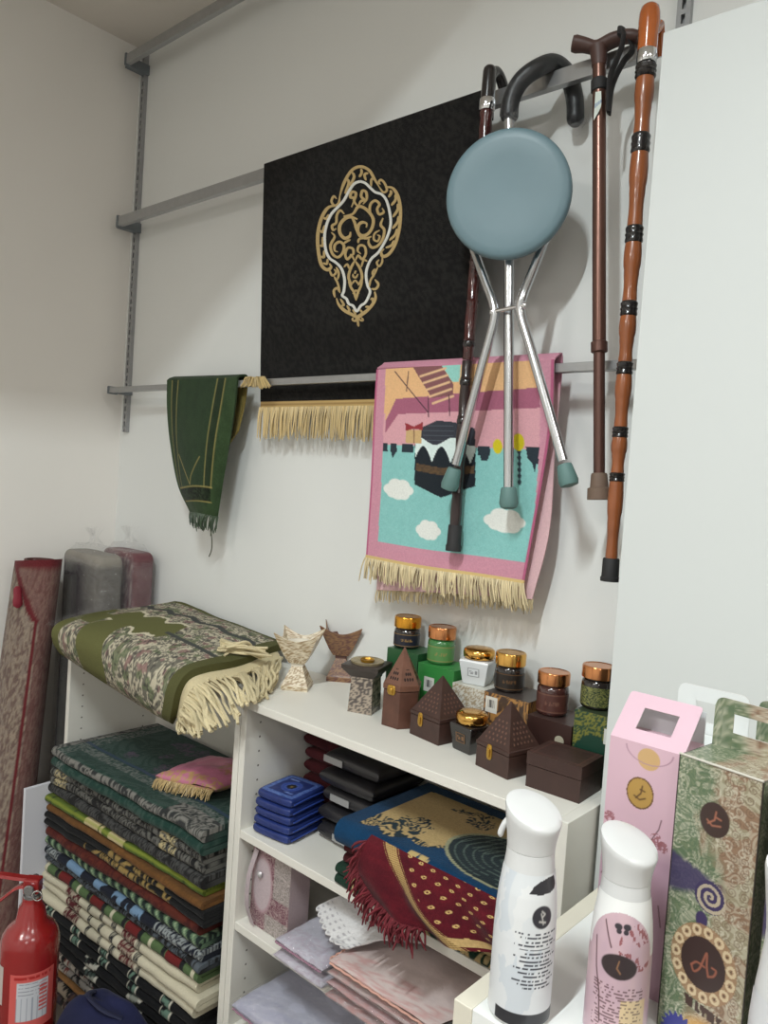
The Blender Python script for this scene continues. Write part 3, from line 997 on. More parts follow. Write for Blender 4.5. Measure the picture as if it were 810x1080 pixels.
for y0, y1 in rings:
    r0 = .0150 if y0 < 100 else .0138 - .000008 * (y0 - 100)
    ys = np.linspace(y0, y1, 9)
    MB().tube([pxs(y) for y in ys], r0 + .0022 * np.abs(np.sin(np.linspace(0, 3 * PI, 9))), 20).build('black_ring', black_gloss, t)
edges = [66] + [c for y0, y1 in rings for c in (y0, y1)] + [590]
b = MB()
for k in range(0, len(edges), 2):
    y0, y1 = edges[k], edges[k + 1]
    if y1 - y0 < 3:
        continue
    n = 14
    ys = np.linspace(y0 - 1, y1 + 1, n)
    base = .0140 - .0000065 * (ys - 66)
    rr = base + .0016 * np.sin(np.linspace(0, 2 * PI, n)) - .0007 * (np.arange(n) % 7 == 6)
    b.tube([pxs(y) for y in ys], rr, 22)
b.build('shaft', amber_d, t)
MB().tube([pxs(588), pxs(589), pxs(608), pxs(609), pxs(613)], [.0122, .0135, .0142, .0158, .0155], 22).build('rubber_tip', rubber_black, t)
#@@PART2
# ================================================================== BOOKCASES
melamine = mat('white_melamine', (226, 223, 214), 0.42, noise=0.012, nscale=14)
hole_dark = mat('pin_hole', (120, 114, 106), 0.8)
ZT = 1.026


def bookcase(x0, x1, yf, yb, shelves, label):
    t = thing('bookcase', label, 'bookcase', ((x0 + x1) / 2, (yf + yb) / 2, 0), 'white melamine bookcases')
    th = 0.018
    for k, xa in enumerate((x0, x1 - th)):
        b = MB().box((xa, yf, 0), (xa + th, yb, ZT - 0.0))
        xi = xa + th + 0.0003 if k == 0 else xa - 0.0003
        for yy in (yf + 0.04, yb - 0.05):
            z = 0.14
            while z < ZT - 0.05:
                a = np.arange(8) * PI / 4
                b.add(np.stack([np.full(8, xi), yy + .0025 * np.cos(a), z + .0025 * np.sin(a)], 1), [tuple(range(8))], 1)
                z += 0.032
        b.build('side_panel', [melamine, hole_dark], t, smooth=0, bevel=0.0012)
    MB().box((x0 + th, yf, ZT - th), (x1 - th, yb, ZT)).build('top_board', melamine, t, smooth=0, bevel=0.0012)
    MB().box((x0 + th, yb - 0.004, 0.06), (x1 - th, yb, ZT - th)).build('back_panel', melamine, t, smooth=0)
    MB().box((x0 + th, yf + 0.005, 0.042), (x1 - th, yb - 0.004, 0.06)).build('bottom_board', melamine, t, smooth=0, bevel=0.0012)
    MB().box((x0 + th, yf + 0.02, 0), (x1 - th, yf + 0.035, 0.042)).build('plinth', melamine, t, smooth=0)
    for z in shelves:
        MB().box((x0 + th, yf + 0.002, z - th), (x1 - th, yb - 0.004, z)).build('shelf', melamine, t, smooth=0, bevel=0.0012)
    return t


LX0, LX1, RX0, RX1 = -2.076, -1.297, -1.295, -0.518
S2, S3, S4 = 0.743, 0.540, 0.305
bookcase(LX0, LX1, -0.30, -0.012, [], 'white bookcase in the corner filled with a tall stack of folded rugs')
bookcase(RX0, RX1, -0.30, -0.012, [S2, S3, S4], 'white bookcase with incense burners and jars on its top')


# ------------------------------------------------------------------ cloth builders
def folded(mb, xa, xb, yfa, yfb, yb, z0, T, folds, colour, nx=200, seed=0, wav=0.003, fill=0.9):
    """a rug folded in a zigzag: `folds` rounded fronts one above the other, running from xa to xb"""
    L = 2 * folds
    tt = T / L
    path = []
    for k in range(L):
        z = T - tt * (k + 0.5)
        ys = np.linspace(0, 1, 90) if k == 0 else np.concatenate([np.linspace(0, 0.8, 7), np.linspace(0.86, 1, 4)])
        if k % 2 == 0:
            path += [(1 - q, z, 0) for q in ys]
            a = np.linspace(0, PI, 9)[1:-1]
            path += [(0, z - tt / 2 + tt / 2 * math.cos(w), -tt / 2 * math.sin(w)) for w in a]
        else:
            path += [(q, z, 0) for q in ys]
            if k < L - 1:
                a = np.linspace(0, PI, 9)[1:-1]
                path += [(1, z - tt / 2 + tt / 2 * math.cos(w), tt / 2 * math.sin(w)) for w in a]
    pa = arr(path)
    m = len(pa)
    xs = np.linspace(xa, xb, nx)
    f = (xs - xa) / (xb - xa)
    yf = yfa + (yfb - yfa) * f + (fbm(xs * 9, np.full(nx, seed * 3.1), seed) - 0.5) * 0.016 + tt / 2
    Y = yf[:, None] + (yb - yf[:, None]) * pa[None, :, 0] + pa[None, :, 2]
    Z = z0 + pa[None, :, 1] + wav * (fbm(xs * 14, np.full(nx, 7.7), seed + 4)[:, None] - 0.5) * np.ones((1, m)) * (1 - 0.6 * pa[None, :, 0])
    dY, dZ = np.gradient(Y, axis=1), np.gradient(Z, axis=1)
    ln = np.hypot(dY, dZ) + 1e-9
    nyv, nzv = -dZ / ln, dY / ln
    h = tt * fill / 2
    X = np.broadcast_to(xs[:, None], Y.shape)
    A = np.stack([X, Y + nyv * h, Z + nzv * h], -1)
    B = np.stack([X, Y - nyv * h, Z - nzv * h], -1)
    ring = np.concatenate([A, B[:, ::-1]], 1)
    sl = np.concatenate([[0], np.cumsum(np.hypot(np.diff(Y[0]), np.diff(Z[0])))])
    s2 = np.concatenate([sl, sl[::-1]])
    Xg, Sg = np.meshgrid(xs - xa, s2, indexing='ij')
    C = colour(Xg, Sg)
    n = 2 * m
    i = np.arange(nx - 1)[:, None] * n
    j = np.arange(n)[None, :]
    q = np.stack([i + j, i + n + j, i + n + (j + 1) % n, i + (j + 1) % n], -1).reshape(-1, 4)
    caps = []
    for base, fl in ((0, 0), ((nx - 1) * n, 1)):
        for k in range(m - 1):
            c = (base + k, base + k + 1, base + n - 2 - k, base + n - 1 - k)
            caps.append(c if not fl else c[::-1])
    mb.add(ring.reshape(-1, 3), np.concatenate([q, np.array(caps)]), 0, C.reshape(-1, 3))
    return mb


def soft(mb, c, ex, ey, T, paint, n=50, p=8, seed=0, wob=0.002, lift=None, mi=0, round_=0.0, puff=0.5):
    """a soft rounded slab: centre of its base c, half-axes ex and ey, thickness T; paint(a, b, top)"""
    t_ = np.linspace(-1, 1, n)
    s = np.sin(t_ * PI / 2)
    s = 0.5 * s + 0.5 * np.sin(s * PI / 2)
    a, b_ = np.meshgrid(s, s, indexing='ij')
    h = ((1 - np.abs(a) ** p) * (1 - np.abs(b_) ** p)) ** puff
    k = 1 - round_ * (np.abs(a) * np.abs(b_)) ** 3
    base = arr(c) + (a * k)[..., None] * arr(ex) + (b_ * k)[..., None] * arr(ey)
    w = (fbm(a * 3 + seed, b_ * 3, seed) - 0.5) * 2 * wob
    zl = 0 if lift is None else lift(a, b_)
    for sgn in (1, -1):
        P = base.copy()
        P[..., 2] += T / 2 + sgn * T / 2 * h + ((w + zl) if sgn > 0 else np.minimum(np.abs(w), T / 4) * h)
        mb.grid(P, mi, paint(a, b_, sgn > 0), flip=(sgn < 0) ^ (np.cross(arr(ex), arr(ey))[2] < 0))
    return mb


def pbox(mb, O, ex, ey, ez, paint, res=0.004, mi=0, bottom=True, top=True):
    """a box whose faces are drawn: paint(face, U, V, w, h) in metres from the lower corner of the face"""
    O, ex, ey, ez = arr(O), arr(ex), arr(ey), arr(ez)
    fs = [('front', O, ex, ez), ('right', O + ex, ey, ez), ('back', O + ex + ey, -ex, ez), ('left', O + ey, -ey, ez)]
    if top:
        fs.append(('top', O + ez, ex, ey))
    if bottom:
        fs.append(('bottom', O + ey, ex, -ey))
    for name, o, a, b_ in fs:
        w, h = np.linalg.norm(a), np.linalg.norm(b_)
        nu, nv = int(np.clip(w / res, 2, 400)) + 1, int(np.clip(h / res, 2, 400)) + 1
        if name in ('back', 'bottom'):
            nu = nv = 3
        U, V = np.meshgrid(np.linspace(0, 1, nu), np.linspace(0, 1, nv), indexing='ij')
        P = o + U[..., None] * a + V[..., None] * b_
        mb.grid(P, mi, paint(name, U * w, V * h, w, h))
    return mb


def plain(c):
    return lambda face, U, V, w, h: full(U.shape, c)


# ================================================================== LEFT BOOKCASE: RUGS
# ---- the olive tapestry rug on top
t = thing('tapestry_rug', 'olive tapestry rug with floral bands and cream fringe folded on the corner bookcase', 'rug', (-1.7, -0.2, ZT))
rowsp = [[(68, 684, -.335), (102, 706, -.335), (140, 730, -.335), (170, 748, -.335), (187, 756, -.335)],
         [(62, 673, -.365), (96, 695, -.37), (136, 719, -.372), (168, 740, -.372), (187, 752, -.37)],
         [(66, 662, -.355), (100, 672, -.36), (140, 688, -.362), (176, 708, -.362), (200, 729, -.358)],
         [(104, 652, -.23), (140, 657, -.23), (180, 668, -.23), (216, 683, -.23), (250, 703, -.23)],
         [(150, 646, -.10), (175, 649, -.10), (207, 657, -.10), (246, 671, -.10), (284, 690, -.10)],
         [(186, 640, -.03), (199, 643, -.03), (226, 656, -.03), (264, 671, -.03), (300, 686, -.03)]]
ctrl = np.array([[atY(*p) for p in r] for r in rowsp])
ctrl[2:, :, 2] = np.maximum(ctrl[2:, :, 2], 1.052)
NU, NV = 150, 260
P = cgrid(ctrl, NU, NV)
v, u = np.meshgrid(np.linspace(0, 1, NU), np.linspace(0, 1, NV), indexing='ij')
X = P[..., 0]
Yv = np.cumsum(np.concatenate([np.zeros((1, NV)), np.linalg.norm(np.diff(P, axis=0), axis=2)]), 0)
P[..., 2] += 0.004 * (fbm(X * 12, Yv * 12, 3) - 0.5) * np.clip(v * 3, 0, 1)


def floral(x, y, seed):
    C = full(x.shape, (186, 178, 156))
    C = mixc(C, (84, 82, 76), arabesque(x * 52, y * 52, seed) * 0.85)
    C = mixc(C, (132, 100, 98), (vn(x * 70, y * 70, seed + 3) > 0.76) * 0.8)
    C = mixc(C, (96, 106, 78), (vn(x * 60, y * 60, seed + 6) > 0.7) * 0.8)
    C = mixc(C, (58, 56, 56), (vn(x * 150, y * 150, seed + 8) > 0.72) * 0.7)
    return C


olive = (98, 98, 60)
A = floral(X, Yv, 21)
ed = 0.05 * np.sin(u * 34) + 0.02 * np.sin(u * 71)
ed = ed * .55
band = ((v > 0.40 + ed) & (v < 0.64 + ed) & (u > 0.16) & (u < 0.66 - 0.3 * np.abs(v - .5)))
band2 = ((v < 0.46 + ed * .5) & (u > 0.24 + .04 * np.sin(v * 16)) & (u < 0.46 + .05 * np.sin(v * 13)))
A = mixc(A, olive, band | band2)
A = mixc(A, (204, 196, 172), (np.abs(v - (0.40 + ed)) < 0.012) & (u > .16) & (u < .62) & ~band2)
A = mixc(A, (204, 196, 172), (np.abs(v - (0.64 + ed)) < 0.012) & (u > .16) & (u < .62))
A = mixc(A, olive, ((u < 0.07) & (v < 0.6)) | ((u < 0.2) & (v > 0.3) & (v < 0.5)))
A = mixc(A, (70, 72, 70), (np.abs(v - 0.78 - 0.02 * np.sin(u * 30)) < 0.022) | ((u > .62) & (np.abs(v - .5) < .012)))
A = mixc(A, (84, 84, 52), (u > 0.945) | ((v > .965)))
b = MB().sheet(P, 0.018, A)
b.build('rug_cloth', mat('tapestry_cloth', vcol=True, rough=0.92, noise=0.1, nscale=300, bump=0.5, bscale=420, spec=0.15), t)
E0 = P[:, -1]
hemA = E0[8:140]
g = np.random.default_rng(5)
hv = np.array([0.030, -0.012, -0.004])
hem = np.stack([hemA + hv * q + np.array([0, 0, -0.006 * q * q]) for q in np.linspace(-0.1, 1, 6)])
b = MB().sheet(hem[:, ::2], 0.010, full((6, 66), (206, 192, 154)))
b.build('hem', mat('cream_cotton', vcol=True, rough=0.9, noise=0.08, nscale=260, bump=0.3), t)
b = MB()
st = np.concatenate([resample(hem[-1][:46], 46), resample(hem[-1][46:], 44)])
ends = spline([atY(191, 772, -.385), atY(208, 772, -.388), atY(226, 768, -.382), atY(236, 764, -.366), atZ(262, 744, ZT + .006), atZ(276, 736, ZT + .006), atZ(286, 724, ZT + .006)], 10)
ends = np.concatenate([resample(ends[:32], 46), resample(ends[32:], 44)])
cc = (212, 198, 160)
for i in range(90):
    a = st[i] + g.normal(0, .003, 3)
    e = ends[i] + g.normal(0, .005, 3)
    on = e[2] > ZT - 0.01
    if on:
        e[2] = max(e[2], ZT + .005)
    mid = a * .5 + e * .5 + np.array([g.normal(.004, .006), g.normal(-.004, .006), (.010 if on else .012) + abs(g.normal(0, .006))])
    m2 = a * .2 + e * .8 + np.array([g.normal(0, .005), g.normal(0, .005), .006])
    pth = spline([a, mid, m2, e], 4)
    if on:
        pth[:, 2] = np.maximum(pth[:, 2], ZT + .0045)
    b.tube(pth, .0034 + g.normal(0, .0004), 6, col=lin(cc) * g.uniform(.78, 1.08))
# the knotted bunch lying on the rug's corner
for i in range(22):
    a = atY(233 + g.normal(0, 3), 682 + g.normal(0, 4), -.25)
    a[2] = max(a[2], 1.07)
    m1 = atY(255 + g.normal(0, 3), 689 + g.normal(0, 4), -.21)
    e = atY(276 + g.normal(0, 6), 690 + g.normal(0, 4), -.17)
    b.tube(spline([a, m1 + (0, 0, .012), e + (0, 0, .004)], 5), .0032, 6, col=lin(cc) * g.uniform(.78, 1.08))
b.build('fringe', mat('cream_cotton'), t)

# ---- the stack of folded rugs, from the top down
dk = (24, 24, 25)


def zig(X, S, per, amp, off):
    return np.abs(np.mod((S - off) + amp * np.sin(X * 2 * PI / per), 0.03) - 0.015)


def c_green(X, S):
    C = full(X.shape, (32, 62, 54))
    C = mixc(C, (64, 86, 78), arabesque(X * 26, S * 26, 1) * 0.6)
    C = mixc(C, (120, 84, 120), (fbm(X * 16, S * 16, 2) > 0.63) * (np.abs(X - .3) < .2) * (S < 0.24) * 0.5 * arabesque(X * 50, S * 50, 4))
    C = mixc(C, (120, 124, 120), ((np.abs(S - .26) < .016) | (np.abs(X - .05) < .02)) * arabesque(X * 60, S * 60, 5) * 0.8)
    C = mixc(C, (46, 66, 92), (np.abs(S - .235) < .006) * 0.8)
    edge = (S > .318) & (S < .342) | (X < 0.025) & (S < .32) | (X > .52) & (S > .27) & (S < .36)
    C = mixc(C, (132, 130, 124), edge)
    C = mixc(C, (52, 54, 54), edge * arabesque(X * 36, S * 36, 8))
    return C


def c_black(seed, amt=0.8, ink=(150, 148, 140), tint=None, sc=46):
    def f(X, S):
        C = full(X.shape, dk)
        C = mixc(C, (34, 33, 33), fbm(X * 20, S * 20, seed))
        C = mixc(C, ink, amt * arabesque(X * sc, S * sc * 0.8, seed))
        C = mixc(C, (196, 180, 136), (((X > .02) & (X < .07)) | ((X > .50) & (X < .56))) * arabesque(X * 60, S * 60, seed + 2) * (tint or 0))
        return C
    return f


def c_lime(X, S):
    C = full(X.shape, (104, 122, 44))
    C = mixc(C, (74, 92, 36), fbm(X * 30, S * 30, 3))
    C = mixc(C, (206, 190, 144), ((np.abs(X - .235) < .04) | (np.abs(X - .34) < .035)) * 1.0)
    C = mixc(C, (60, 74, 34), (np.abs(np.mod(X, .115) - .03) < .004))
    return mixc(C, (140, 150, 60), (np.abs(np.mod(S * 90, 1) - .5) < .12) * .6)


def c_solid(base, ink, amt, seed, sc=40):
    def f(X, S):
        C = full(X.shape, base)
        C = mixc(C, arr(base) * 0.6, fbm(X * 26, S * 26, seed))
        return mixc(C, ink, amt * arabesque(X * sc, S * sc, seed))
    return f


def c_arab(X, S):
    C = full(X.shape, dk)
    m = (fbm(X * 8, S * 2, 3) > .45)
    return mixc(C, (168, 140, 84), arabesque(X * 30, S * 30, 13) * m * .8)


def c_mint(X, S):
    C = full(X.shape, (96, 120, 94))
    k = np.mod(X / .034 + .3 * np.sin(S * 200), 1)
    C = mixc(C, (30, 42, 38), (k > .55))
    return mixc(C, (170, 190, 150), (np.abs(k - .27) < .08) * .7)


def c_blue(X, S):
    C = full(X.shape, (28, 32, 44))
    k = fbm(X * 42, S * 22, 31)
    C = mixc(C, (118, 148, 178), (k > .52) * ((X > .07) & (X < .47)))
    return mixc(C, (150, 156, 156), ((X < .07) | (X > .5)) * arabesque(X * 70, S * 70, 4))


def c_greenred(X, S):
    C = full(X.shape, (86, 108, 70))
    k = np.mod(X / .16, 1)
    C = mixc(C, (110, 34, 34), (k > .42) & (k < .75))
    C = mixc(C, (28, 30, 32), (np.abs(k - .36) < .05) | (np.abs(k - .80) < .05))
    return mixc(C, (204, 198, 172), (k < .08))


def c_cream(seed):
    def f(X, S):
        C = full(X.shape, (214, 207, 184))
        C = mixc(C, (196, 188, 162), fbm(X * 16, S * 10, seed) * .7)
        for c, w, col in ((.15, .035, (84, 28, 34)), (.235, .006, (40, 40, 44)), (.29, .006, (40, 40, 44)), (.345, .010, (40, 40, 44)), (.41, .03, (92, 30, 36)), (.455, .008, (40, 40, 44))):
            C = mixc(C, col, (np.abs(X - c - .004 * seed) < w) * np.clip(.45 + arabesque(X * 70, S * 70, seed), 0, 1))
        return C
    return f


def c_blackmint(X, S):
    C = full(X.shape, (22, 23, 25))
    k = np.mod(X / .13, 1)
    C = mixc(C, (104, 132, 116), (np.abs(k - .3) < .1) * (arabesque(X * 40, S * 40, 2) > .2))
    C = mixc(C, (196, 192, 176), (np.abs(np.abs(k - .3) - .13) < .018))
    return C


def c_blackwhite(X, S):
    C = full(X.shape, (22, 22, 24))
    k = np.mod(X / .19 + .2, 1)
    C = mixc(C, (206, 202, 188), (np.abs(k - .5) < .16) * (np.mod(S * 60 + X * 12, 1) > .55))
    return mixc(C, (84, 100, 92), (np.abs(k - .5) < .1) * .6 * (fbm(X * 50, S * 50, 3) > .5))


def c_multi(seed, a, b_, c_):
    def f(X, S):
        C = full(X.shape, a)
        C = mixc(C, b_, fbm(X * 46, S * 46, seed) > .5)
        C = mixc(C, c_, fbm(X * 60, S * 60, seed + 4) > .58)
        C = mixc(C, (28, 27, 28), fbm(X * 70, S * 70, seed + 8) > .6)
        return C
    return f


stack = [(.058, 2, c_green, 'dark green floral rug with a grey scroll edge, topmost of the tall stack'),
         (.046, 2, c_black(3, .45, tint=.9, sc=60), 'black rug with grey and cream scrolls, second from the top of the tall stack'),
         (.030, 1, c_black(9, .4, (112, 112, 110), sc=70), 'black rug with fine grey scrolls, above the lime green one in the stack'),
         (.022, 1, c_lime, 'lime green rug with cream blocks in the tall stack'),
         (.020, 1, c_solid((136, 92, 48), (96, 64, 32), .6, 5), 'mustard brown rug under the lime green rug in the stack'),
         (.038, 2, c_arab, 'black rug with sparse tan arabesques above the dark red rug'),
         (.030, 1, c_solid((88, 32, 28), (120, 58, 40), .35, 7), 'dark red rug in the middle of the tall stack'),
         (.024, 1, c_mint, 'mint green and black checked rug under the dark red rug'),
         (.026, 1, c_blue, 'navy rug with pale blue patches in the tall stack'),
         (.022, 1, c_black(15, .5, (120, 130, 140), sc=60), 'near black rug under the navy and pale blue rug'),
         (.028, 1, c_greenred, 'green and dark red striped rug lying on the cream rugs'),
         (.027, 1, c_cream(1), 'cream rug with dark red insets, topmost of three cream rugs'),
         (.027, 1, c_cream(2), 'cream rug with dark red insets, middle of three cream rugs'),
         (.028, 1, c_cream(3), 'cream rug with dark red insets, lowest of three cream rugs'),
         (.052, 2, c_blackmint, 'black rug with mint motifs just below the cream rugs'),
         (.056, 2, c_blackwhite, 'black rug with white barred motifs low in the tall stack'),
         (.050, 2, c_multi(2, (134, 128, 122), (104, 54, 50), (176, 168, 156)), 'grey and red mottled rug near the bottom of the tall stack'),
         (.012, 1, c_solid((168, 122, 74), (120, 84, 50), .4, 9), 'thin tan rug near the bottom of the tall stack'),
         (.062, 2, c_multi(12, (92, 70, 62), (150, 138, 122), (60, 52, 60)), 'brown and beige mottled rug at the very bottom of the tall stack')]
tot = sum(q[0] for q in stack)
z = 0.061 + tot + 0.0
k_ = (0.735 - 0.0635) / tot
z = 0.735
for i, (T, nf, cf, lab) in enumerate(stack):
    T *= k_
    z -= T
    g = np.random.default_rng(100 + i)
    xa, xb = -2.015 + g.uniform(-.012, .012), -1.335 + g.uniform(-.018, .010)
    ya, yb_ = -.366 + g.uniform(-.008, .010), -.338 + g.uniform(-.008, .008)
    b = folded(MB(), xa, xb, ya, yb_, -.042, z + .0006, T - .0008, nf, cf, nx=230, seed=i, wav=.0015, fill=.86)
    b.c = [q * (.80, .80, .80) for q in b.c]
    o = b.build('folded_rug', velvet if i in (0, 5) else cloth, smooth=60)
    tag(o, lab, 'rug', 'folded rugs in the tall stack')

# ---- pink satin pouch rug on the stack
l, f, r_ = atZ(163, 829, .742), atZ(240, 846, .742), atZ(244, 788, .742)
c = (l + r_) / 2
f2 = f
f2 = f2 + (l - f2) * .16
ex, ey = (f2 - l) / 2, np.array([-.006, .085, 0])
c = l + ex + ey
c[2] = .7392


def p_pink(a, b_, top):
    C = full(a.shape, (182, 108, 134))
    if top:
        C = mixc(C, (150, 112, 62), arabesque(a * 4, b_ * 4, 5) * (np.hypot(a - .8, b_ - .1) < .55) * .8)
        C = mixc(C, (176, 140, 92), ((b_ < -.74) | (a < -.86)) * (fbm(a * 16, b_ * 16, 3) > .5))
        C = mixc(C, (202, 128, 150), disc(a, b_, -.15, .1, .36, .42))
    else:
        C = mixc(C, (178, 146, 96), (fbm(a * 20, b_ * 20, 3) > .4) * .9)
    return C


t = thing('satin_rug', 'folded pink satin rug with gold ornament lying on the green floral rug', 'rug', c)
soft(MB(), c, ex, ey, .052, p_pink, n=70, p=3.2, seed=4, wob=.004).build('rug_cloth', satin, t, smooth=70)
b = MB()
A0 = [c - ex * .96 - ey * .98 + (0, 0, .022), c + ex * .9 - ey * .99 + (0, 0, .022)]
fringe(b, A0, [q + np.array([0, -.012, -.020]) for q in A0], 90, .0014, (186, 160, 110), .003, 31)
b.build('fringe', gold_thread, t)

# ================================================================== THINGS IN THE CORNER
# ---- rolled carpet leaning in the corner
topc, botc = np.array([-2.266, -.308, 1.21]), np.array([-2.25, -.42, 0.0])
t = thing('carpet_roll', 'tall brown floral carpet roll with dark red edging leaning against the side wall', 'carpet roll', botc)
n, nh = 110, 150
th = np.linspace(0, 2 * PI, n, endpoint=False)
ax = (topc - botc) / np.linalg.norm(topc - botc)
rings, cols = [], []
for k in range(nh):
    q = k / (nh - 1)
    rx, ry = .090 + .014 * (1 - q), .062 + .01 * (1 - q)
    wob = 1 + .05 * np.sin(2 * th + q * 3) + .03 * np.sin(3 * th - q * 5)
    cpt = botc + (topc - botc) * q
    ring = np.stack([cpt[0] + rx * np.cos(th) * wob, cpt[1] + ry * np.sin(th) * wob, np.full(n, cpt[2]) + (.012 * np.cos(th) if k > nh - 4 else 0)], 1)
    ring[:, 0] = np.maximum(ring[:, 0], XL + .004)
    rings.append(ring)
    d = np.degrees(th) % 360            # -90 (270) looks at the room
    s_ = (d - 270 + 180) % 360 - 180    # 0 = towards the room, + = to the bookcase
    C = full((n,), (128, 114, 104))
    C = mixc(C, (152, 138, 120), arabesque(s_ * .10, np.full(n, q * 44), 6) * .6)
    C = mixc(C, (92, 70, 66), (fbm(s_ * .3, np.full(n, q * 90), 3) > .55) * .7)
    lo = -10 + 46 * np.sin(q * 5.2 + .4)
    C = mixc(C, (118, 108, 92), (np.abs(s_ - lo) < 9) * .9)
    C = mixc(C, (116, 98, 90), (s_ < lo - 9) * .75)
    ed = 66 - (np.clip(q - .86, 0, 1) * 560)
    C = mixc(C, (98, 38, 42), (np.abs(s_ - ed) < 3 + (q > .86) * 5) * 1.0)
    C = mixc(C, (104, 60, 60), (s_ > ed + 5) * .6)
    C = mixc(C, (98, 38, 42), np.full(n, q > .985) * 1.0)
    cols.append(C)
inner = [rings[-1] * np.array([1, 1, 1])]
V = rings
c0 = topc
top_in = [c0 + (rings[-1] - c0) * s for s in (.86, .84)]
top_in[1] = top_in[1] - np.array([0, 0, .05])
b = MB()
b.loft(V + top_in, True, True, 0, np.concatenate(cols + [full((n,), (98, 38, 42)), full((n,), (58, 40, 38))]))
b.build('carpet', velvet, t, smooth=60)
b = MB()
sp = [c0 + np.array([.07 * (1 - a / 14) * math.cos(a + 1) , .05 * (1 - a / 14) * math.sin(a + 1), -.012]) for a in np.linspace(0, 11, 60)]
sp = np.array(sp)
b.sheet(np.stack([sp + (0, 0, .012), sp - (0, 0, .035)]), .006, full((2, 60), (96, 62, 58)))
b.build('inner_coil', velvet, t)
tas = [topc + (.035, -.075, -.07), topc + (.045, -.078, -.10), topc + (.05, -.078, -.13)]
MB().tube(spline(tas, 4), [.006] + [.012] * 4 + [.014] * 3 + [.004], 10, flat=.5).build('red_tab', mat('red_binding', (128, 30, 46), .7), t)

# ---- two carpets wrapped in plastic, standing in the gap beside the bookcase


def wrapped(cx, cy, hx, hy, H, label, paint, rot=0.0, rnd=1.6, seam=None):
    t = thing('wrapped_carpet', label, 'carpet', (cx, cy, 0), 'plastic wrapped carpets in the corner')
    n, nh = 72, 90
    th = np.linspace(0, 2 * PI, n, endpoint=False)
    e = 2 / (2 + rnd * 2.2)
    sx_, sy_ = np.sign(np.cos(th)) * np.abs(np.cos(th)) ** e, np.sign(np.sin(th)) * np.abs(np.sin(th)) ** e
    rings, cols = [], []
    hs = np.concatenate([np.linspace(0, .96, nh - 8), .96 + .04 * np.sin(np.linspace(.15, PI / 2, 8))])
    hs = np.where(hs > .96, .96 + (hs - .96) * .5, hs) / .98
    for q in hs:
        k = 1 if q < .98 else math.sqrt(max(0, 1 - ((q - .98) / .0205) ** 2)) * .22 + .78
        x, y = sx_ * hx * k, sy_ * hy * k
        X = cx + x * math.cos(rot) - y * math.sin(rot)
        Y = cy + x * math.sin(rot) + y * math.cos(rot)
        rings.append(np.stack([X, Y, np.full(n, q * H)], 1))
        cols.append(paint(sx_, sy_, np.full(n, q * H)))
    b = MB().loft(rings, True, True, 0, np.concatenate(cols))
    b.build('carpet', velvet, t, smooth=60)
    b = MB()
    g = np.random.default_rng(int(H * 1000))
    fr = []
    for k in range(16):
        q = k / 15
        w = 1.05 + .02 * fbm(th * 3, np.full(n, q * 9), 3)
        if q > .93:
            w = w * (1 - (q - .93) * 6.5)
        x, y = sx_ * (hx + .006) * w, sy_ * (hy + .006) * w
        X = np.maximum(cx + x * math.cos(rot) - y * math.sin(rot), XL + .002)
        Y = np.minimum(cy + x * math.sin(rot) + y * math.cos(rot), -.002)
        fr.append(np.stack([X, Y, np.full(n, .35 + q * (H + .018 - .35)) + .008 * fbm(th * 4, np.full(n, q * 5), 8)], 1))
    b.loft(fr, False, True, 0)
    # gathered tuft at the top
    base = np.array([cx, cy, H + .02])
    for k in range(7):
        a = k * 2 * PI / 7
        d = np.array([math.cos(a), math.sin(a), 0])
        sgrid = cgrid([[base + d * .03, base + d * .02 + (.02, 0, .01)], [base + d * .012 + (0, 0, .025), base + d * .006 + (.012, 0, .03)], [base + d * .03 + (0, 0, .055), base + d * .02 + (.02, .0, .06)]], 10, 6)
        b.grid(sgrid)
    b.build('plastic_wrap', film('clear_film'), t, smooth=30)
    return t


def p_grey(sx_, sy_, z):
    C = full(z.shape, (116, 112, 106))
    C = mixc(C, (92, 88, 84), fbm(sx_ * 9, z * 40, 4))
    fr = sy_ < -.5
    C = mixc(C, (176, 168, 136), fr * (np.abs(sx_ - .25) < .09))
    C = mixc(C, (58, 48, 52), fr * (np.abs(np.abs(sx_ + .42) - .38) < .045))
    C = mixc(C, (58, 48, 52), fr * (sx_ < -.04) * (sx_ > -.8) * (np.abs(z - 1.165) < .008))
    C = mixc(C, (84, 80, 78), fr * (sx_ > .36) * (np.mod(z * 5, 1) < .5) * .5)
    return mixc(C, (158, 152, 142), (z > 1.2) * .7)


def p_maroon(sx_, sy_, z):
    C = full(z.shape, (126, 104, 106))
    C = mixc(C, (160, 142, 138), arabesque(sx_ * 3, z * 26, 4) * .8)
    C = mixc(C, (100, 56, 62), (np.abs(sx_) > .86) * .8)
    return mixc(C, (112, 74, 78), (fbm(sx_ * 12, z * 60, 8) > .56) * .7)


wrapped(-2.217, -.166, .118, .044, 1.235, 'grey carpet bundle in clear plastic standing between the side wall and the bookcase', p_grey)
wrapped(-2.20, -.058, .105, .042, 1.24, 'maroon patterned carpet bundle in clear plastic standing in the room corner', p_maroon, rnd=.9)
b = MB().grid(cgrid([[atY(48, 662, -.36), atY(60, 664, -.35), atY(74, 660, -.34)], [atY(62, 655, -.32), atY(80, 652, -.31), atY(98, 650, -.30)], [atY(95, 646, -.25), atY(108, 640, -.25), atY(118, 648, -.25)]], 26, 26))
b.v[0][:, 2] += .010
o = b.build('plastic_sheet', film('clear_film'), smooth=25)
tag(o, 'crumpled clear plastic sheet caught behind the olive tapestry rug', 'plastic sheet')

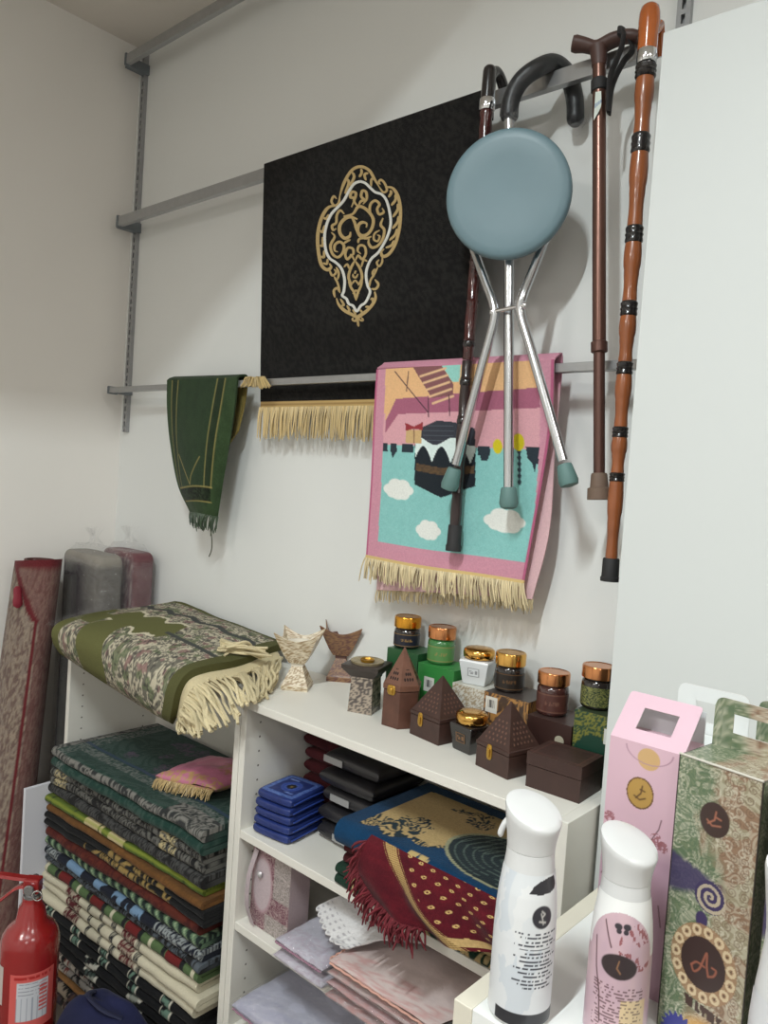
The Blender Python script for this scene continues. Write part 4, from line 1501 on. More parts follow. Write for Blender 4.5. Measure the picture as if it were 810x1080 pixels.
# ---- loose white board beside the stack
bx = -2.03
p0, p1 = atX(62, 822, bx), atX(26, 832, bx)
b = MB().loft([[(bx - .006, p0[1], 0), (bx + .006, p0[1], 0), (bx + .006, p1[1], 0), (bx - .006, p1[1], 0)],
               [(bx - .006, p0[1], p0[2]), (bx + .006, p0[1], p0[2]), (bx + .006, p1[1], p1[2]), (bx - .006, p1[1], p1[2])]])
o = b.build('spare_board', mat('foam_board', (206, 206, 212), .6), smooth=0, bevel=.001)
tag(o, 'narrow white board standing on edge between the carpet roll and the rug stack', 'board')

# ---- navy bag on the floor
c = atY(114, 1057, -.46)
bag_h = c[2]
c[2] = 0
t = thing('fabric_bag', 'navy blue fabric bag on the floor in front of the rug stack', 'bag', c)
soft(MB(), c, (.13, .02, 0), (-.01, .06, 0), bag_h, lambda a, b_, top: mixc(full(a.shape, (34, 38, 72)), (22, 25, 50), fbm(a * 3, b_ * 3, 2)), n=40, p=4, seed=3, wob=.01).build('bag_body', cloth, t, smooth=60)
MB().tube(spline([c + (-.06, 0, bag_h - .006), c + (-.03, -.03, bag_h + .012), c + (.03, -.03, bag_h + .012), c + (.06, 0, bag_h - .006)], 6), .006, 8, flat=.5).build('carry_handle', mat('navy_webbing', (26, 30, 58), .8), t)

# ---- fire extinguisher
ec = atY(31.5, 1000, -.545)
ez = zat(62, 950, ec)
t = thing('fire_extinguisher', 'red fire extinguisher with a white label standing in front of the rug stack', 'fire extinguisher', (ec[0], ec[1], 0))
red = mat('red_enamel', (140, 28, 29), .25, noise=.03, nscale=10, coat=.5)
R_ = .0635
zs_ = zat(31.5, 975, ec)      # shoulder
zn = zat(31.5, 948, ec)       # neck
zt = zat(31.5, 926, ec)
prof = [(.05, 0), (R_ - .004, .002), (R_, .012), (R_, zs_ - .035), (R_ - .004, zs_ - .018), (R_ - .014, zs_ - .002), (R_ - .03, zs_ + .012), (.028, zn - .016), (.022, zn - .008), (.021, zn + .006)]
MB().lathe((ec[0], ec[1], 0), prof, 56).build('cylinder', red, t, smooth=50)
nc = np.array([ec[0], ec[1], zn])
rt2 = np.array([RT[0], RT[1], 0]) / np.hypot(RT[0], RT[1])
fw2 = np.array([-rt2[1], rt2[0], 0])
MB().lathe(nc, [(.020, 0), (.020, .012), (.017, .012), (.017, .02)], 24).build('neck_collar', mat('steel_bright', (170, 170, 172), .25, .9), t)
b = MB()


def obox(mb, c, a, b_, h, z0, z1):
    mb.loft([[c + a * sa + b_ * sb + (0, 0, zz) for sa, sb in ((-1, -1), (1, -1), (1, 1), (-1, 1))] for zz in (z0, z1)])


obox(b, nc, rt2 * .018, fw2 * .014, 0, .016, .05)
b.build('valve_head', red, t, smooth=0, bevel=.004)
bk = nc + rt2 * .0
for nm, zz0, zz1, drop in (('lever', .050, .058, -.004), ('carry_handle', .030, .016, -.05)):
    b = MB()
    pa = [nc + rt2 * .012 + (0, 0, zz0), nc - rt2 * .03 + (0, 0, zz0 + .001), nc - rt2 * .075 + (0, 0, zz1 - .002 + drop * .4), nc - rt2 * .11 + (0, 0, zz1 + drop)]
    S_ = spline(pa, 6)
    wv = fw2 * .011
    P_ = np.stack([S_ - wv + (0, 0, -.006), S_ - wv * .7, S_ + wv * .7, S_ + wv + (0, 0, -.006)])
    b.sheet(P_, .003)
    b.build(nm, red, t, smooth=30)
b = MB()
b.tube([nc - fw2 * .022 + rt2 * .012 + (0, 0, .024), nc + fw2 * .022 + rt2 * .012 + (0, 0, .024)], .0025, 10)
a_ = np.linspace(0, 2 * PI, 25)
b.tube(np.array([nc - fw2 * .026 + rt2 * (.022 + .011 * math.cos(q)) + np.array([0, 0, .022 + .011 * math.sin(q)]) for q in a_]), .0016, 8)
b.build('safety_pin', chrome, t)
b = MB()
b.lathe(nc - fw2 * .016 + (0, 0, .030), [(.011, 0), (.012, .006), (.010, .009)], 20, M=np.stack([rt2, np.array([0, 0, 1.0]), -fw2], 1))
b.build('pressure_gauge', mat('steel_bright'), t)


def cyl_patch(mb, c, R, a0, a1, z0, z1, paint, nu=60, nv=80, off=.0006):
    A_, V_ = np.meshgrid(np.linspace(a0, a1, nu), np.linspace(0, 1, nv), indexing='ij')
    R = R(V_) if callable(R) else R
    P_ = np.stack([c[0] + (R + off) * np.cos(A_), c[1] + (R + off) * np.sin(A_), c[2] + z0 + (z1 - z0) * V_], -1)
    return mb.grid(P_, 0, paint((A_ - a0) / (a1 - a0), V_))


def p_ext(u, v):
    C = full(u.shape, (206, 92, 88))
    w = (u > .16) & (u < .84) & (v > .16) & (v < .86)
    C = mixc(C, (196, 198, 204), w)
    rows_ = (np.mod(v * 16, 1) < .3) & (u > .2) & (u < .78) & (v > .62) & (v < .84)
    C = mixc(C, (120, 124, 136), rows_ * (vn(u * 50, v * 16, 3) > .3))
    C = mixc(C, (150, 156, 168), w * (v < .58) * (np.abs(np.mod(u * 9, 1) - .5) < .08))
    C = mixc(C, (196, 84, 80), (u > .64) & (u < .82) & (v > .3) & (v < .8) & (np.mod(v * 14, 1) < .6))
    return mixc(C, (168, 34, 34), (v > .90) & (v < .95) & (u > .1) & (u < .9) & (vn(u * 40, v * 9, 2) > .35))


va = math.atan2(CAM[1] - ec[1], CAM[0] - ec[0])
zb0 = zat(31.5, 1066, ec)
zb1 = zat(31.5, 1010, ec)
cyl_patch(MB(), (ec[0], ec[1], 0), R_, va - .62, va + .95, zb0, zb1, p_ext).build('label', mat('label_paper', vcol=True, rough=.4), t)
cyl_patch(MB(), (ec[0], ec[1], 0), R_, va - 1.35, va - .95, zb0 + .05, zb1 + .01, lambda u, v: full(u.shape, (198, 186, 180)), 20, 30).build('side_label', mat('label_paper'), t)
MB().tube(spline([nc - rt2 * .01 + fw2 * .014 + (0, 0, .03), nc - rt2 * .02 + fw2 * .06 + (0, 0, .01), nc - rt2 * .05 + fw2 * .085 + (0, 0, -.10), nc - rt2 * .055 + fw2 * .08 + (0, 0, -.3)], 8), .009, 12).build('hose', rubber_black, t)
#@@PART3
# ================================================================== ON TOP OF THE BOOKCASE
def along(l, f, depth):
    """front-left corner, width vector and depth vector of an upright box from its two front base corners"""
    l, f = arr(l), arr(f)
    ex = f - l
    ex[2] = 0
    ey = np.array([-ex[1], ex[0], 0]) / np.linalg.norm(ex) * depth
    return l, ex, ey


paper = mat('printed_card', vcol=True, rough=.35)
gold = mat('polished_gold', (222, 172, 92), .18, 1.0)
copper_gold = mat('copper_gold', (206, 140, 92), .2, 1.0)
brass = mat('brass_fitting', (190, 150, 70), .3, .9)
carved = mat('dark_carved_wood', vcol=True, rough=.5, noise=.12, nscale=60, bump=.2, bscale=150)


def sq_ring(c, h, rot, z, k=6, bow=0.0, corner=0.0):
    """square ring of half-width h with 4k points; bow pulls the sides in, corner lifts the corners"""
    pts = []
    cs = [(-1, -1), (1, -1), (1, 1), (-1, 1)]
    for i in range(4):
        a, b_ = cs[i], cs[(i + 1) % 4]
        for j in range(k):
            q = j / k
            x, y = a[0] + (b_[0] - a[0]) * q, a[1] + (b_[1] - a[1]) * q
            m = 1 - (2 * q - 1) ** 2
            s = 1 - bow * m
            pts.append((x * h * s, y * h * s, z + corner * (2 * q - 1) ** 2))
    P = arr(pts)
    cr, sr = math.cos(rot), math.sin(rot)
    return np.stack([P[:, 0] * cr - P[:, 1] * sr + c[0], P[:, 0] * sr + P[:, 1] * cr + c[1], P[:, 2]], 1)


def burner(c, H, rb, rtop, label, base_c, orn_c, waist_c, rot):
    t = thing('incense_burner', label, 'incense burner', c, 'incense burners on the bookcase')
    z0 = c[2]

    def colr(P, k):
        u, w = P[:, 0] * 160 + P[:, 1] * 120, P[:, 2] * 160
        C = full((len(P),), base_c)
        return mixc(C, orn_c, arabesque(u * 1.5, w * 1.2, 5) * k)

    def dense(rings, k):
        out = []
        for a, b_ in zip(rings[:-1], rings[1:]):
            m = max(2, int(np.linalg.norm(a - b_, axis=1).max() / .0022))
            for q in np.linspace(0, 1, m, endpoint=False):
                out.append(a + (b_ - a) * q)
        out.append(rings[-1])
        return out, np.concatenate([colr(r, k) for r in out])
    K = 14
    r1, c1 = dense([sq_ring(c, rb, rot, z0, K), sq_ring(c, rb, rot, z0 + .010, K), sq_ring(c, rb * .93, rot, z0 + .014, K), sq_ring(c, rb * .40, rot, z0 + H * .40, K)], .9)
    MB().loft(r1, col=c1).build('foot', mat('painted_resin', vcol=True, rough=.38, coat=.2), t, smooth=35)
    MB().loft([sq_ring(c, rb * .42, rot, z0 + H * .39, 4), sq_ring(c, rb * .46, rot, z0 + H * .41, 4), sq_ring(c, rb * .46, rot, z0 + H * .44, 4), sq_ring(c, rb * .42, rot, z0 + H * .46, 4)]).build('waist', mat('resin_' + label.split()[0], waist_c, .35), t, smooth=35)
    lo = H * .45
    rr, zz, bw, cn = [.40, .62, .80, .98, 1.12], [.45, .58, .70, .80, .86], [0, .02, .06, .11, .16], [0, .0, .02, .07, .14]
    outer = [sq_ring(c, rtop * a * .9, rot, z0 + H * z, K, b_, H * q) for a, z, b_, q in zip(rr, zz, bw, cn)]
    outer.append(sq_ring(c, rtop * 1.01 * .96, rot, z0 + H * .865, K, .17, H * .14))
    inner = [sq_ring(c, rtop * a * .9, rot, z0 + H * z, K, b_, H * q) for a, z, b_, q in ((.92, .80, .12, .06), (.70, .74, .06, .01))]
    r2, c2 = dense(outer + inner, .9)
    MB().loft(r2, True, True, col=c2).build('bowl', mat('painted_resin'), t, smooth=35)
    MB().lathe(c + np.array([0, 0, H * .745]), [(rtop * .42, 0), (rtop * .55, .006), (rtop * .58, .010), (rtop * .50, .010), (rtop * .40, .004)], 28).build('dish', mat('dish_' + label.split()[0], waist_c, .4), t)
    return t


cW = atZ(313, 725, ZT)
burner(cW, .132, .031, .050, 'white and gold incense burner with four raised points at the end of the bookcase top', (218, 206, 182), (146, 118, 78), (220, 212, 196), .62)
cB = atZ(358.5, 716, ZT)
burner(cB, .136, .030, .051, 'brown and gold incense burner with four raised points by the wall', (104, 66, 56), (150, 112, 74), (92, 58, 50), .66)

# grey square burner with a round dish
c = atZ(384, 749, ZT)
t = thing('incense_burner', 'grey speckled square incense burner with a black flared head and round dish', 'incense burner', c, 'incense burners on the bookcase')
hz = zat(387, 712, c) - ZT
rot = .35
rings = [sq_ring(c, .027 - .003 * q + .002 * (q > .93), rot, ZT + hz * q, 12) for q in np.linspace(0, 1, 26)]
cc = []
for r in rings:
    C = full((len(r),), (164, 150, 134))
    cc.append(mixc(C, (78, 70, 66), vn(r[:, 0] * 420 + r[:, 1] * 300, r[:, 2] * 420, 3) > .5))
MB().loft(rings, col=np.concatenate(cc)).build('stem_block', mat('painted_resin'), t, smooth=30)
hd = [(.026, 0), (.031, .006), (.041, .018), (.042, .026), (.036, .027)]
MB().loft([sq_ring(c, r, rot, ZT + hz + z, 6) for r, z in hd]).build('head', mat('black_stone', (62, 54, 50), .45, noise=.15, nscale=60), t, smooth=30)
MB().lathe(c + np.array([0, 0, hz + .027]), [(.034, 0), (.036, .005), (.033, .006), (.02, .001), (.002, .0005)], 36).build('dish', mat('mottled_dish', (150, 136, 106), .45, noise=.3, nscale=90), t)
MB().lathe(c + np.array([0, 0, hz + .029]), [(.014, 0), (.016, .006), (.0145, .006), (.013, .002), (.001, .001)], 28).build('brass_cup', brass, t)

# hexagonal wooden burner with pointed lid
c = atZ(421.5, 763, ZT)
t = thing('incense_box', 'brown hexagonal wooden incense box with a pointed pierced lid and brass clasp', 'incense box', c, 'wooden incense boxes on the bookcase')
zr = zat(419, 724, c)
za = zat(424, 682.5, c)
wood = mat('brown_wood', (88, 56, 44), .5, noise=.25, nscale=45)
wood_l = mat('brown_wood_light', (108, 72, 56), .5, noise=.2, nscale=45)
holes = mat('pierced_hole', (40, 24, 20), .8)
R6 = .0405
hexr = lambda r, z, ph=.07: np.array([(c[0] + r * math.cos(ph + k * PI / 3), c[1] + r * math.sin(ph + k * PI / 3), z) for k in range(6)])
MB().loft([hexr(R6, ZT), hexr(R6, zr - .002)]).build('body', wood, t, smooth=0, bevel=.001)
b = MB()
b.loft([hexr(R6 * 1.04, zr), hexr(R6 * 1.04, zr + .010), hexr(R6 * .985, zr + .011), hexr(R6 * .03, za)])
for k in range(6):
    A_, B_ = hexr(R6 * .985, zr + .011)[k], hexr(R6 * .985, zr + .011)[(k + 1) % 6]
    T_ = np.array([c[0], c[1], za])
    nn = np.cross(B_ - A_, T_ - A_)
    nn /= np.linalg.norm(nn)
    for row, xs_ in ((.16, (.25, .42, .58, .75)), (.30, (.34, .5, .66)), (.44, (.42, .58)), (.58, (.5,))):
        for q in xs_:
            p = (A_ + (B_ - A_) * q) * (1 - row) + T_ * row + nn * .0004
            e1 = (B_ - A_) / np.linalg.norm(B_ - A_)
            e2 = np.cross(nn, e1)
            a = np.arange(10) * 2 * PI / 10
            b.add(p + .0021 * np.cos(a)[:, None] * e1 + .0036 * np.sin(a)[:, None] * e2, [tuple(range(10))], 1)
b.build('lid', [wood_l, holes], t, smooth=0)


def clasp(t, p, n_, w, h):
    """brass clasp: plate, hasp and pin"""
    n_ = arr(n_) / np.linalg.norm(n_)
    e = np.cross((0, 0, 1.0), n_)
    p = arr(p)
    b = MB()
    a = np.linspace(0, 2 * PI, 21)[:-1]
    pr = lambda sw, sh, d, cz=0: np.array([p + e * w * sw * np.sign(math.cos(q)) * abs(math.cos(q)) ** .6 + np.array([0, 0, 1]) * (h * sh * np.sign(math.sin(q)) * abs(math.sin(q)) ** .7 + cz) + n_ * d for q in a])
    b.loft([pr(1, 1, 0), pr(1, 1, .0015), pr(.9, .92, .0022)])
    b.loft([pr(.5, .62, .0018, -h * .1), pr(.5, .62, .0045, -h * .1), pr(.38, .5, .0055, -h * .1)])
    b.build('clasp', brass, t, smooth=40)


m_ = (hexr(R6, zr)[4] + hexr(R6, zr)[3]) / 2
dirs = [(hexr(R6, zr)[k] + hexr(R6, zr)[(k + 1) % 6]) / 2 - np.array([c[0], c[1], zr]) for k in range(6)]
# the clasp sits on the face whose middle shows at pixel (407, 729)
best = min(range(6), key=lambda k: dirs[k][1])
clasp(t, dirs[best] * 1.02 + np.array([c[0], c[1], zr]), dirs[best], .010, .010)


def pyramid(l, f, rim, apex_px, clasp_px, label, ccol):
    L, ex, ey = along(l, f, np.linalg.norm(arr(f) - arr(l)))
    ctr = L + (ex + ey) / 2
    t = thing('incense_box', label, 'incense box', (ctr[0], ctr[1], ZT), 'wooden incense boxes on the bookcase')
    base = [L, L + ex, L + ex + ey, L + ey]
    at = lambda k, z: [np.array([ctr[0] + (p[0] - ctr[0]) * k, ctr[1] + (p[1] - ctr[1]) * k, z]) for p in base]
    za = zat(apex_px[0], apex_px[1], ctr)
    dw = mat('dark_brown_wood', (62, 41, 35), .48, noise=.2, nscale=50)
    MB().loft([at(1, ZT), at(1, rim - .0015)]).build('body', dw, t, smooth=0, bevel=.0012)
    b = MB().loft([at(1.02, rim), at(1.02, rim + .006), at(.97, rim + .0075), at(.02, za)])
    k0 = at(.97, rim + .0075)
    T_ = np.array([ctr[0], ctr[1], za])
    for i in range(4):
        A_, B_ = k0[i], k0[(i + 1) % 4]
        nn = np.cross(B_ - A_, T_ - A_)
        nn /= np.linalg.norm(nn)
        e1 = (B_ - A_) / np.linalg.norm(B_ - A_)
        e2 = np.cross(nn, e1)
        for r in range(7):
            row = .12 + r * .105
            m = max(1, int(round(7 * (1 - row))))
            for q in (np.arange(m) + .5) / m:
                q = .10 + .8 * q
                p = (A_ + (B_ - A_) * q) * (1 - row) + T_ * row + nn * .0004
                a = np.arange(8) * PI / 4
                b.add(p + .0019 * np.cos(a)[:, None] * e1 + .0024 * np.sin(a)[:, None] * e2, [tuple(range(8))], 1)
    b.build('lid', [dw, mat('pierced_hole_light', (104, 74, 62), .7)], t, smooth=0)
    # clasp on the side that faces the room
    mid = L + ex * clasp_px
    clasp(t, np.array([mid[0], mid[1], rim - .006]), np.cross(ex, (0, 0, 1.0)), .0062, .0135)
    return t


pyramid(atZ(431.6, 773.4, ZT), atZ(462, 787, ZT), 1.068, (465, 712.5), .36, 'dark wooden incense box with a pyramid lid beside the hexagonal box', None)
pyramid(atZ(501, 806.7, ZT), atZ(535, 823, ZT), 1.066, (540, 740), .42, 'dark wooden incense box with a pyramid lid beside the flat carved box', None)

# flat carved box
L, ex, ey = along(atZ(554, 828.6, ZT), atZ(610.6, 848, ZT), .082)
t = thing('carved_box', 'dark brown carved wooden box with a flat lid beside the white partition', 'box', L + (ex + ey) / 2)


def p_carved(face, U, V, w, h):
    C = full(U.shape, (58, 37, 32))
    if face == 'top':
        i = (U > .012) & (U < w - .012) & (V > .010) & (V < h - .010)
        C = mixc(C, (44, 26, 24), i * arabesque(U * 110, V * 110, 3) * .8)
        C = mixc(C, (96, 62, 54), ((np.abs(U - .010) < .0012) | (np.abs(U - w + .010) < .0012) | (np.abs(V - .008) < .0012) | (np.abs(V - h + .008) < .0012)) * .8)
    return C


zt_ = zat(614.6, 809.7, L + ex)
hh_ = zt_ - ZT
pbox(MB(), L, ex, ey, (0, 0, hh_ * .62), p_carved, .003).build('body', carved, t, smooth=0)
pbox(MB(), L + arr((0, 0, hh_ * .64)) - ex * .008 - ey * .008, ex * 1.016, ey * 1.016, (0, 0, hh_ * .36), p_carved, .0016).build('lid', carved, t, smooth=0)

# ---- cartons with a jar on each


def carton(l, w, d, top, label, paint, name='perfume_carton', rot=0.0, sticker=None):
    l = arr(l)
    ex = np.array([w * math.cos(rot), w * math.sin(rot), 0])
    ey = np.array([-d * math.sin(rot), d * math.cos(rot), 0])
    O = np.array([l[0], l[1], ZT])
    t = thing(name, label, 'carton', O + (ex + ey) / 2, 'cartons under the jars')
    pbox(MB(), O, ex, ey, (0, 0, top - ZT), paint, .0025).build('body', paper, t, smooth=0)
    if sticker:
        u, v_, sw, sh, kind = sticker
        e1 = ex / np.linalg.norm(ex)
        n_ = np.cross(e1, (0, 0, 1.0))
        if kind == 'bar':
            def ps(face, U, V, ww, hh):
                C = full(U.shape, (206, 206, 200))
                return mixc(C, (40, 40, 46), (V > hh * .3) * (V < hh * .82) * (vn(U * 1500, U * 0, 3) > .5) * (U > ww * .18) * (U < ww * .82))
            pbox(MB(), O + e1 * u + arr((0, 0, v_)) + n_ * .0006, e1 * sw, -n_ * .0005, (0, 0, sh), ps, .0006).build('barcode_sticker', paper, t, smooth=0)
        else:
            b = MB()
            a = np.linspace(0, 2 * PI, 29)[:-1]
            ctr = O + e1 * u + arr((0, 0, v_))
            rg = lambda r, dd: np.array([ctr + e1 * r * math.cos(q) + np.array([0, 0, r * math.sin(q)]) + n_ * dd for q in a])
            b.loft([rg(sw, 0), rg(sw, .0008)], col=lin((176, 170, 150)))
            b.build('round_seal', paper, t, smooth=0)
    return t


def p_flat(base, orn=None, amt=.8, sc=110, seed=3, top=None, lower=None):
    def f(face, U, V, w, h):
        C = full(U.shape, base)
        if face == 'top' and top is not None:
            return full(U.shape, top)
        if orn is not None:
            k = arabesque(U * sc, V * sc, seed) * amt
            if lower is not None and face != 'top':
                k = k * (V > h * (.45 + .25 * np.sin(U * 40)))
            C = mixc(C, orn, k)
        return C
    return f


J = {}
by = -.088
o1 = atY(401, 693, by)
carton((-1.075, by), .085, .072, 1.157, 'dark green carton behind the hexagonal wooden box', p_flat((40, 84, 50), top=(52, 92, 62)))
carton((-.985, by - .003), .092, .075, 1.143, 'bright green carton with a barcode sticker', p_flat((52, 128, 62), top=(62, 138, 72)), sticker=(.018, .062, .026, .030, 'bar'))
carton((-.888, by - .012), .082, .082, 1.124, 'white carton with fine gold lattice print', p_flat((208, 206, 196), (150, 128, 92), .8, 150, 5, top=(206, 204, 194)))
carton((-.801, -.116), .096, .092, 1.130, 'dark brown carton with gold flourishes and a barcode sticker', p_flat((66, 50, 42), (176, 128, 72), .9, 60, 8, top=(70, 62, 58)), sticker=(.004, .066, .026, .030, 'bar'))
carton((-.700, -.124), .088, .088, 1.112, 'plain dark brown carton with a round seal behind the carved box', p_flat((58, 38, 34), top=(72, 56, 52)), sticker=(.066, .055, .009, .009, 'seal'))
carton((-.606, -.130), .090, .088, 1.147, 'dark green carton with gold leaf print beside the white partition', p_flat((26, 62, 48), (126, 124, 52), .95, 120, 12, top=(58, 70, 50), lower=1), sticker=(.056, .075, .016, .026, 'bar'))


def jar(c, r, hb, hl, label, body_mat, lid_mat, lab=None):
    t = thing('perfume_jar', label, 'jar', c, 'jars of incense with metal lids')
    c = arr(c)
    MB().lathe(c, [(r * .86, 0), (r * .96, .002), (r, .006), (r, hb - .008), (r * .95, hb - .002), (r * .86, hb), (r * .86, hb + .004)], 40).build('glass_body', body_mat, t, smooth=50)
    MB().lathe(c + np.array([0, 0, hb + .002]), [(r * 1.0, 0), (r * 1.03, .001), (r * 1.03, hl - .003), (r * .99, hl - .0005), (r * .9, hl), (r * .86, hl - .001), (.001, hl - .001)], 44).build('lid', lid_mat, t, smooth=40)
    if lab is not None:
        va = math.atan2(CAM[1] - c[1], CAM[0] - c[0])
        cyl_patch(MB(), c, r, va - 1.4, va + 1.4, hb * .12, hb * .78, lab, 70, 40, .0005).build('label', paper, t, smooth=50)
    return t


def lab(base, ink, seed, kind='lines'):
    def f(u, v):
        C = full(u.shape, base)
        if kind == 'scroll':
            return mixc(C, ink, arabesque(u * 12, v * 8, seed))
        C = mixc(C, ink, ((np.abs(v - .06) < .03) | (np.abs(v - .94) < .03)) * .8)
        return mixc(C, ink, (np.abs(v - .5) < .10) * (np.abs(u - .5) < .16) * (vn(u * 60, v * 9, seed) > .45) * .8)
    return f


dk_glass = mat('dark_glass', (34, 28, 26), .12, coat=.6)
brown_glass = mat('brown_glass', (70, 40, 36), .14, coat=.6)
green_glass = mat('green_glass', (58, 116, 62), .2, coat=.4)
jy = -.05
pj = lambda px, py, z: np.array([*atY(px, py, jy)[:2], z])
jar((atY(428, 688, -.052)[0], -.052, 1.1575), .0285, .042, .024, 'dark jar with an amber gold lid on the dark green carton', dk_glass, mat('amber_gold', (214, 152, 56), .2, 1.0), lab((26, 30, 44), (150, 118, 70), 3))
jar((atY(464, 703, -.054)[0], -.054, 1.1435), .0285, .050, .025, 'green jar with a copper lid on the bright green carton', green_glass, copper_gold, lab((84, 132, 74), (150, 130, 80), 4))
c4 = atY(536, 733, -.072)
jar((c4[0], -.072, 1.1305), .0285, .048, .024, 'dark jar with a gold lid on the carton with gold flourishes', dk_glass, gold, lab((34, 28, 24), (104, 74, 46), 5))
c5 = atY(581, 757, -.082)
jar((c5[0], -.082, 1.1125), .0285, .053, .023, 'brown jar with a copper lid and pale top on the plain brown carton', brown_glass, copper_gold, lab((84, 50, 44), (120, 84, 70), 6))
c6 = atY(629, 746, -.088)
jar((c6[0], -.088, 1.1475), .0285, .050, .022, 'green and gold patterned jar with a copper lid half hidden by the partition', dk_glass, copper_gold, lab((34, 50, 34), (128, 128, 72), 7, 'scroll'))


def tapered(c, hb, hw0, hw1, rot, label, body_mat, plate_col, ink):
    t = thing('perfume_jar', label, 'jar', c, 'jars of incense with metal lids')
    c = arr(c)
    MB().loft([sq_ring(c, hw, rot, c[2] + z, 4) for hw, z in ((hw0 * .93, 0), (hw0, .003), (hw1, hb - .004), (hw1 * .96, hb - .001), (hw1 * .8, hb))]).build('body', body_mat, t, smooth=25, bevel=.001)
    MB().lathe(c + np.array([0, 0, hb]), [(hw1 * .86, 0), (hw1 * 1.02, .003), (hw1 * 1.05, .010), (hw1 * 1.02, .017), (hw1 * .9, .0205), (hw1 * .5, .022), (.001, .0222)], 44).build('lid', gold, t, smooth=60)
    # name plate on the face towards the camera
    n_ = np.array([math.sin(rot), -math.cos(rot), 0])
    e1 = np.array([math.cos(rot), math.sin(rot), 0])
    U, V = np.meshgrid(np.linspace(-1, 1, 30), np.linspace(-1, 1, 20), indexing='ij')
    hwm = lambda z: hw0 + (hw1 - hw0) * (z / hb)
    Zc = hb * .52 + V * hb * .17
    P_ = c + e1 * (U * hw0 * .52)[..., None] + n_ * (hwm(Zc) + .0007)[..., None] + np.array([0, 0, 1.]) * Zc[..., None]
    C = full(U.shape, plate_col)
    C = mixc(C, ink, ((np.abs(np.abs(U) - .93) < .07) | (np.abs(np.abs(V) - .9) < .1)) * .8)
    C = mixc(C, ink, (np.abs(V) < .4) * (np.abs(U) < .7) * (vn(U * 9, V * 3, 2) > .45))
    MB().grid(P_, 0, C).build('name_plate', paper, t, smooth=0)
    return t


c3 = atY(503, 724, -.062)
tapered((c3[0], -.062, 1.1245), .050, .0235, .0305, .25, 'white square jar with a wide gold lid on the lattice printed carton', mat('white_glaze', (214, 218, 220), .25, coat=.4), (208, 212, 214), (140, 142, 146))
cf = atZ(495, 791, ZT)
tapered(cf, .052, .0225, .0285, -.18, 'black square jar with a wide gold lid standing between the two pyramid boxes', mat('black_glaze', (30, 25, 24), .2, coat=.5), (34, 28, 26), (128, 92, 58))

# ================================================================== INSIDE THE BOOKCASE WITH THE BURNERS
# ---- five blue pocket mats
bl, bf = atZ(256.5, 872, S2), atZ(303, 893, S2)
bl[0] = max(bl[0], -1.2615)
L, ex, ey = along(bl, bf, .125)
ctr = L + (ex + ey) / 2


def p_blue(topmost):
    def f(a, b_, top):
        C = full(a.shape, (36, 54, 116))
        C = mixc(C, (28, 42, 96), fbm(a * 3, b_ * 3, 4))
        if top and topmost:
            m = np.maximum(np.abs(a), np.abs(b_))
            C = mixc(C, (92, 118, 178), (m > .66) & (m < .86))
            C = mixc(C, (60, 84, 150), (m > .66) & (m < .86) & (arabesque(a * 9, b_ * 9, 2) > .5))
            r = np.hypot(a, b_)
            C = mixc(C, (66, 92, 164), (r < .44))
            C = mixc(C, (40, 62, 140), (r < .38) & (r > .30))
            C = mixc(C, (26, 26, 32), r < .22)
            C = mixc(C, (120, 100, 60), r < .05)
            C = mixc(C, (120, 142, 196), (np.abs(a + .35) < .22) & (np.abs(b_ - .52) < .05))
            C = mixc(C, (110, 132, 186), (np.abs(a - .32) < .2) & (np.abs(b_ + .5) < .05) & (vn(a * 40, b_ * 40, 3) > .35))
        return C
    return f


names5 = ['topmost blue folded pocket mat with a printed compass dial', 'second blue pocket mat from the top of its stack', 'middle blue pocket mat of the stack of five',
          'second blue pocket mat from the bottom of its stack', 'lowest blue pocket mat resting on the white shelf']
H5 = zat(295, 846, L + ex) - S2
T5 = H5 / 5
nylon = mat('blue_nylon', vcol=True, rough=.42, noise=.08, nscale=60, bump=.3, bscale=90)
for i in range(5):
    g = np.random.default_rng(50 + i)
    z = S2 + .0012 + T5 * (4 - i)
    k = 1 - .03 * (4 - i == 4) - g.uniform(0, .03)
    t = thing('pocket_mat', names5[i], 'prayer mat', (ctr[0], ctr[1], z), 'blue pocket mats')
    cj = np.array([ctr[0] + g.uniform(.002, .004), ctr[1] + g.uniform(-.003, .003), z])
    soft(MB(), cj, ex / 2 * k, ey / 2 * k, T5 - .0008, p_blue(i == 0), n=70 if i == 0 else 50, p=14, seed=i, wob=.0008, round_=.07, puff=.24).build('pouch', nylon, t, smooth=70)
    # the zip flap along the side
    e = cj + ex / 2 * k * 1.0
    MB().tube(spline([e - ey * .40 + (.001, 0, T5 * .42), e + (.002, 0, T5 * .5), e + ey * .40 + (.001, 0, T5 * .42)], 5), .0016, 8).build('zip_flap', mat('blue_nylon_edge', (48, 72, 150), .4), t)

# ---- maroon folded mats behind the blue ones
for i in range(6):
    g = np.random.default_rng(70 + i)
    z = S2 + .0015 + i * .0305
    o = soft(MB(), (-1.213 + g.uniform(-.004, .004), -.077 + g.uniform(-.004, .002), z), (.056, .004 * g.uniform(-1, 1), 0), (0, .052, 0), .029,
             lambda a, b_, top: mixc(full(a.shape, (84, 34, 38)), (58, 22, 28), fbm(a * 4, b_ * 4, 9)), n=26, p=7, seed=i, wob=.002, puff=.3).build('folded_mat', cloth, smooth=70)
    tag(o, 'maroon folded mat in the stack behind the blue pocket mats', 'prayer mat', 'maroon mats behind the blue mats')
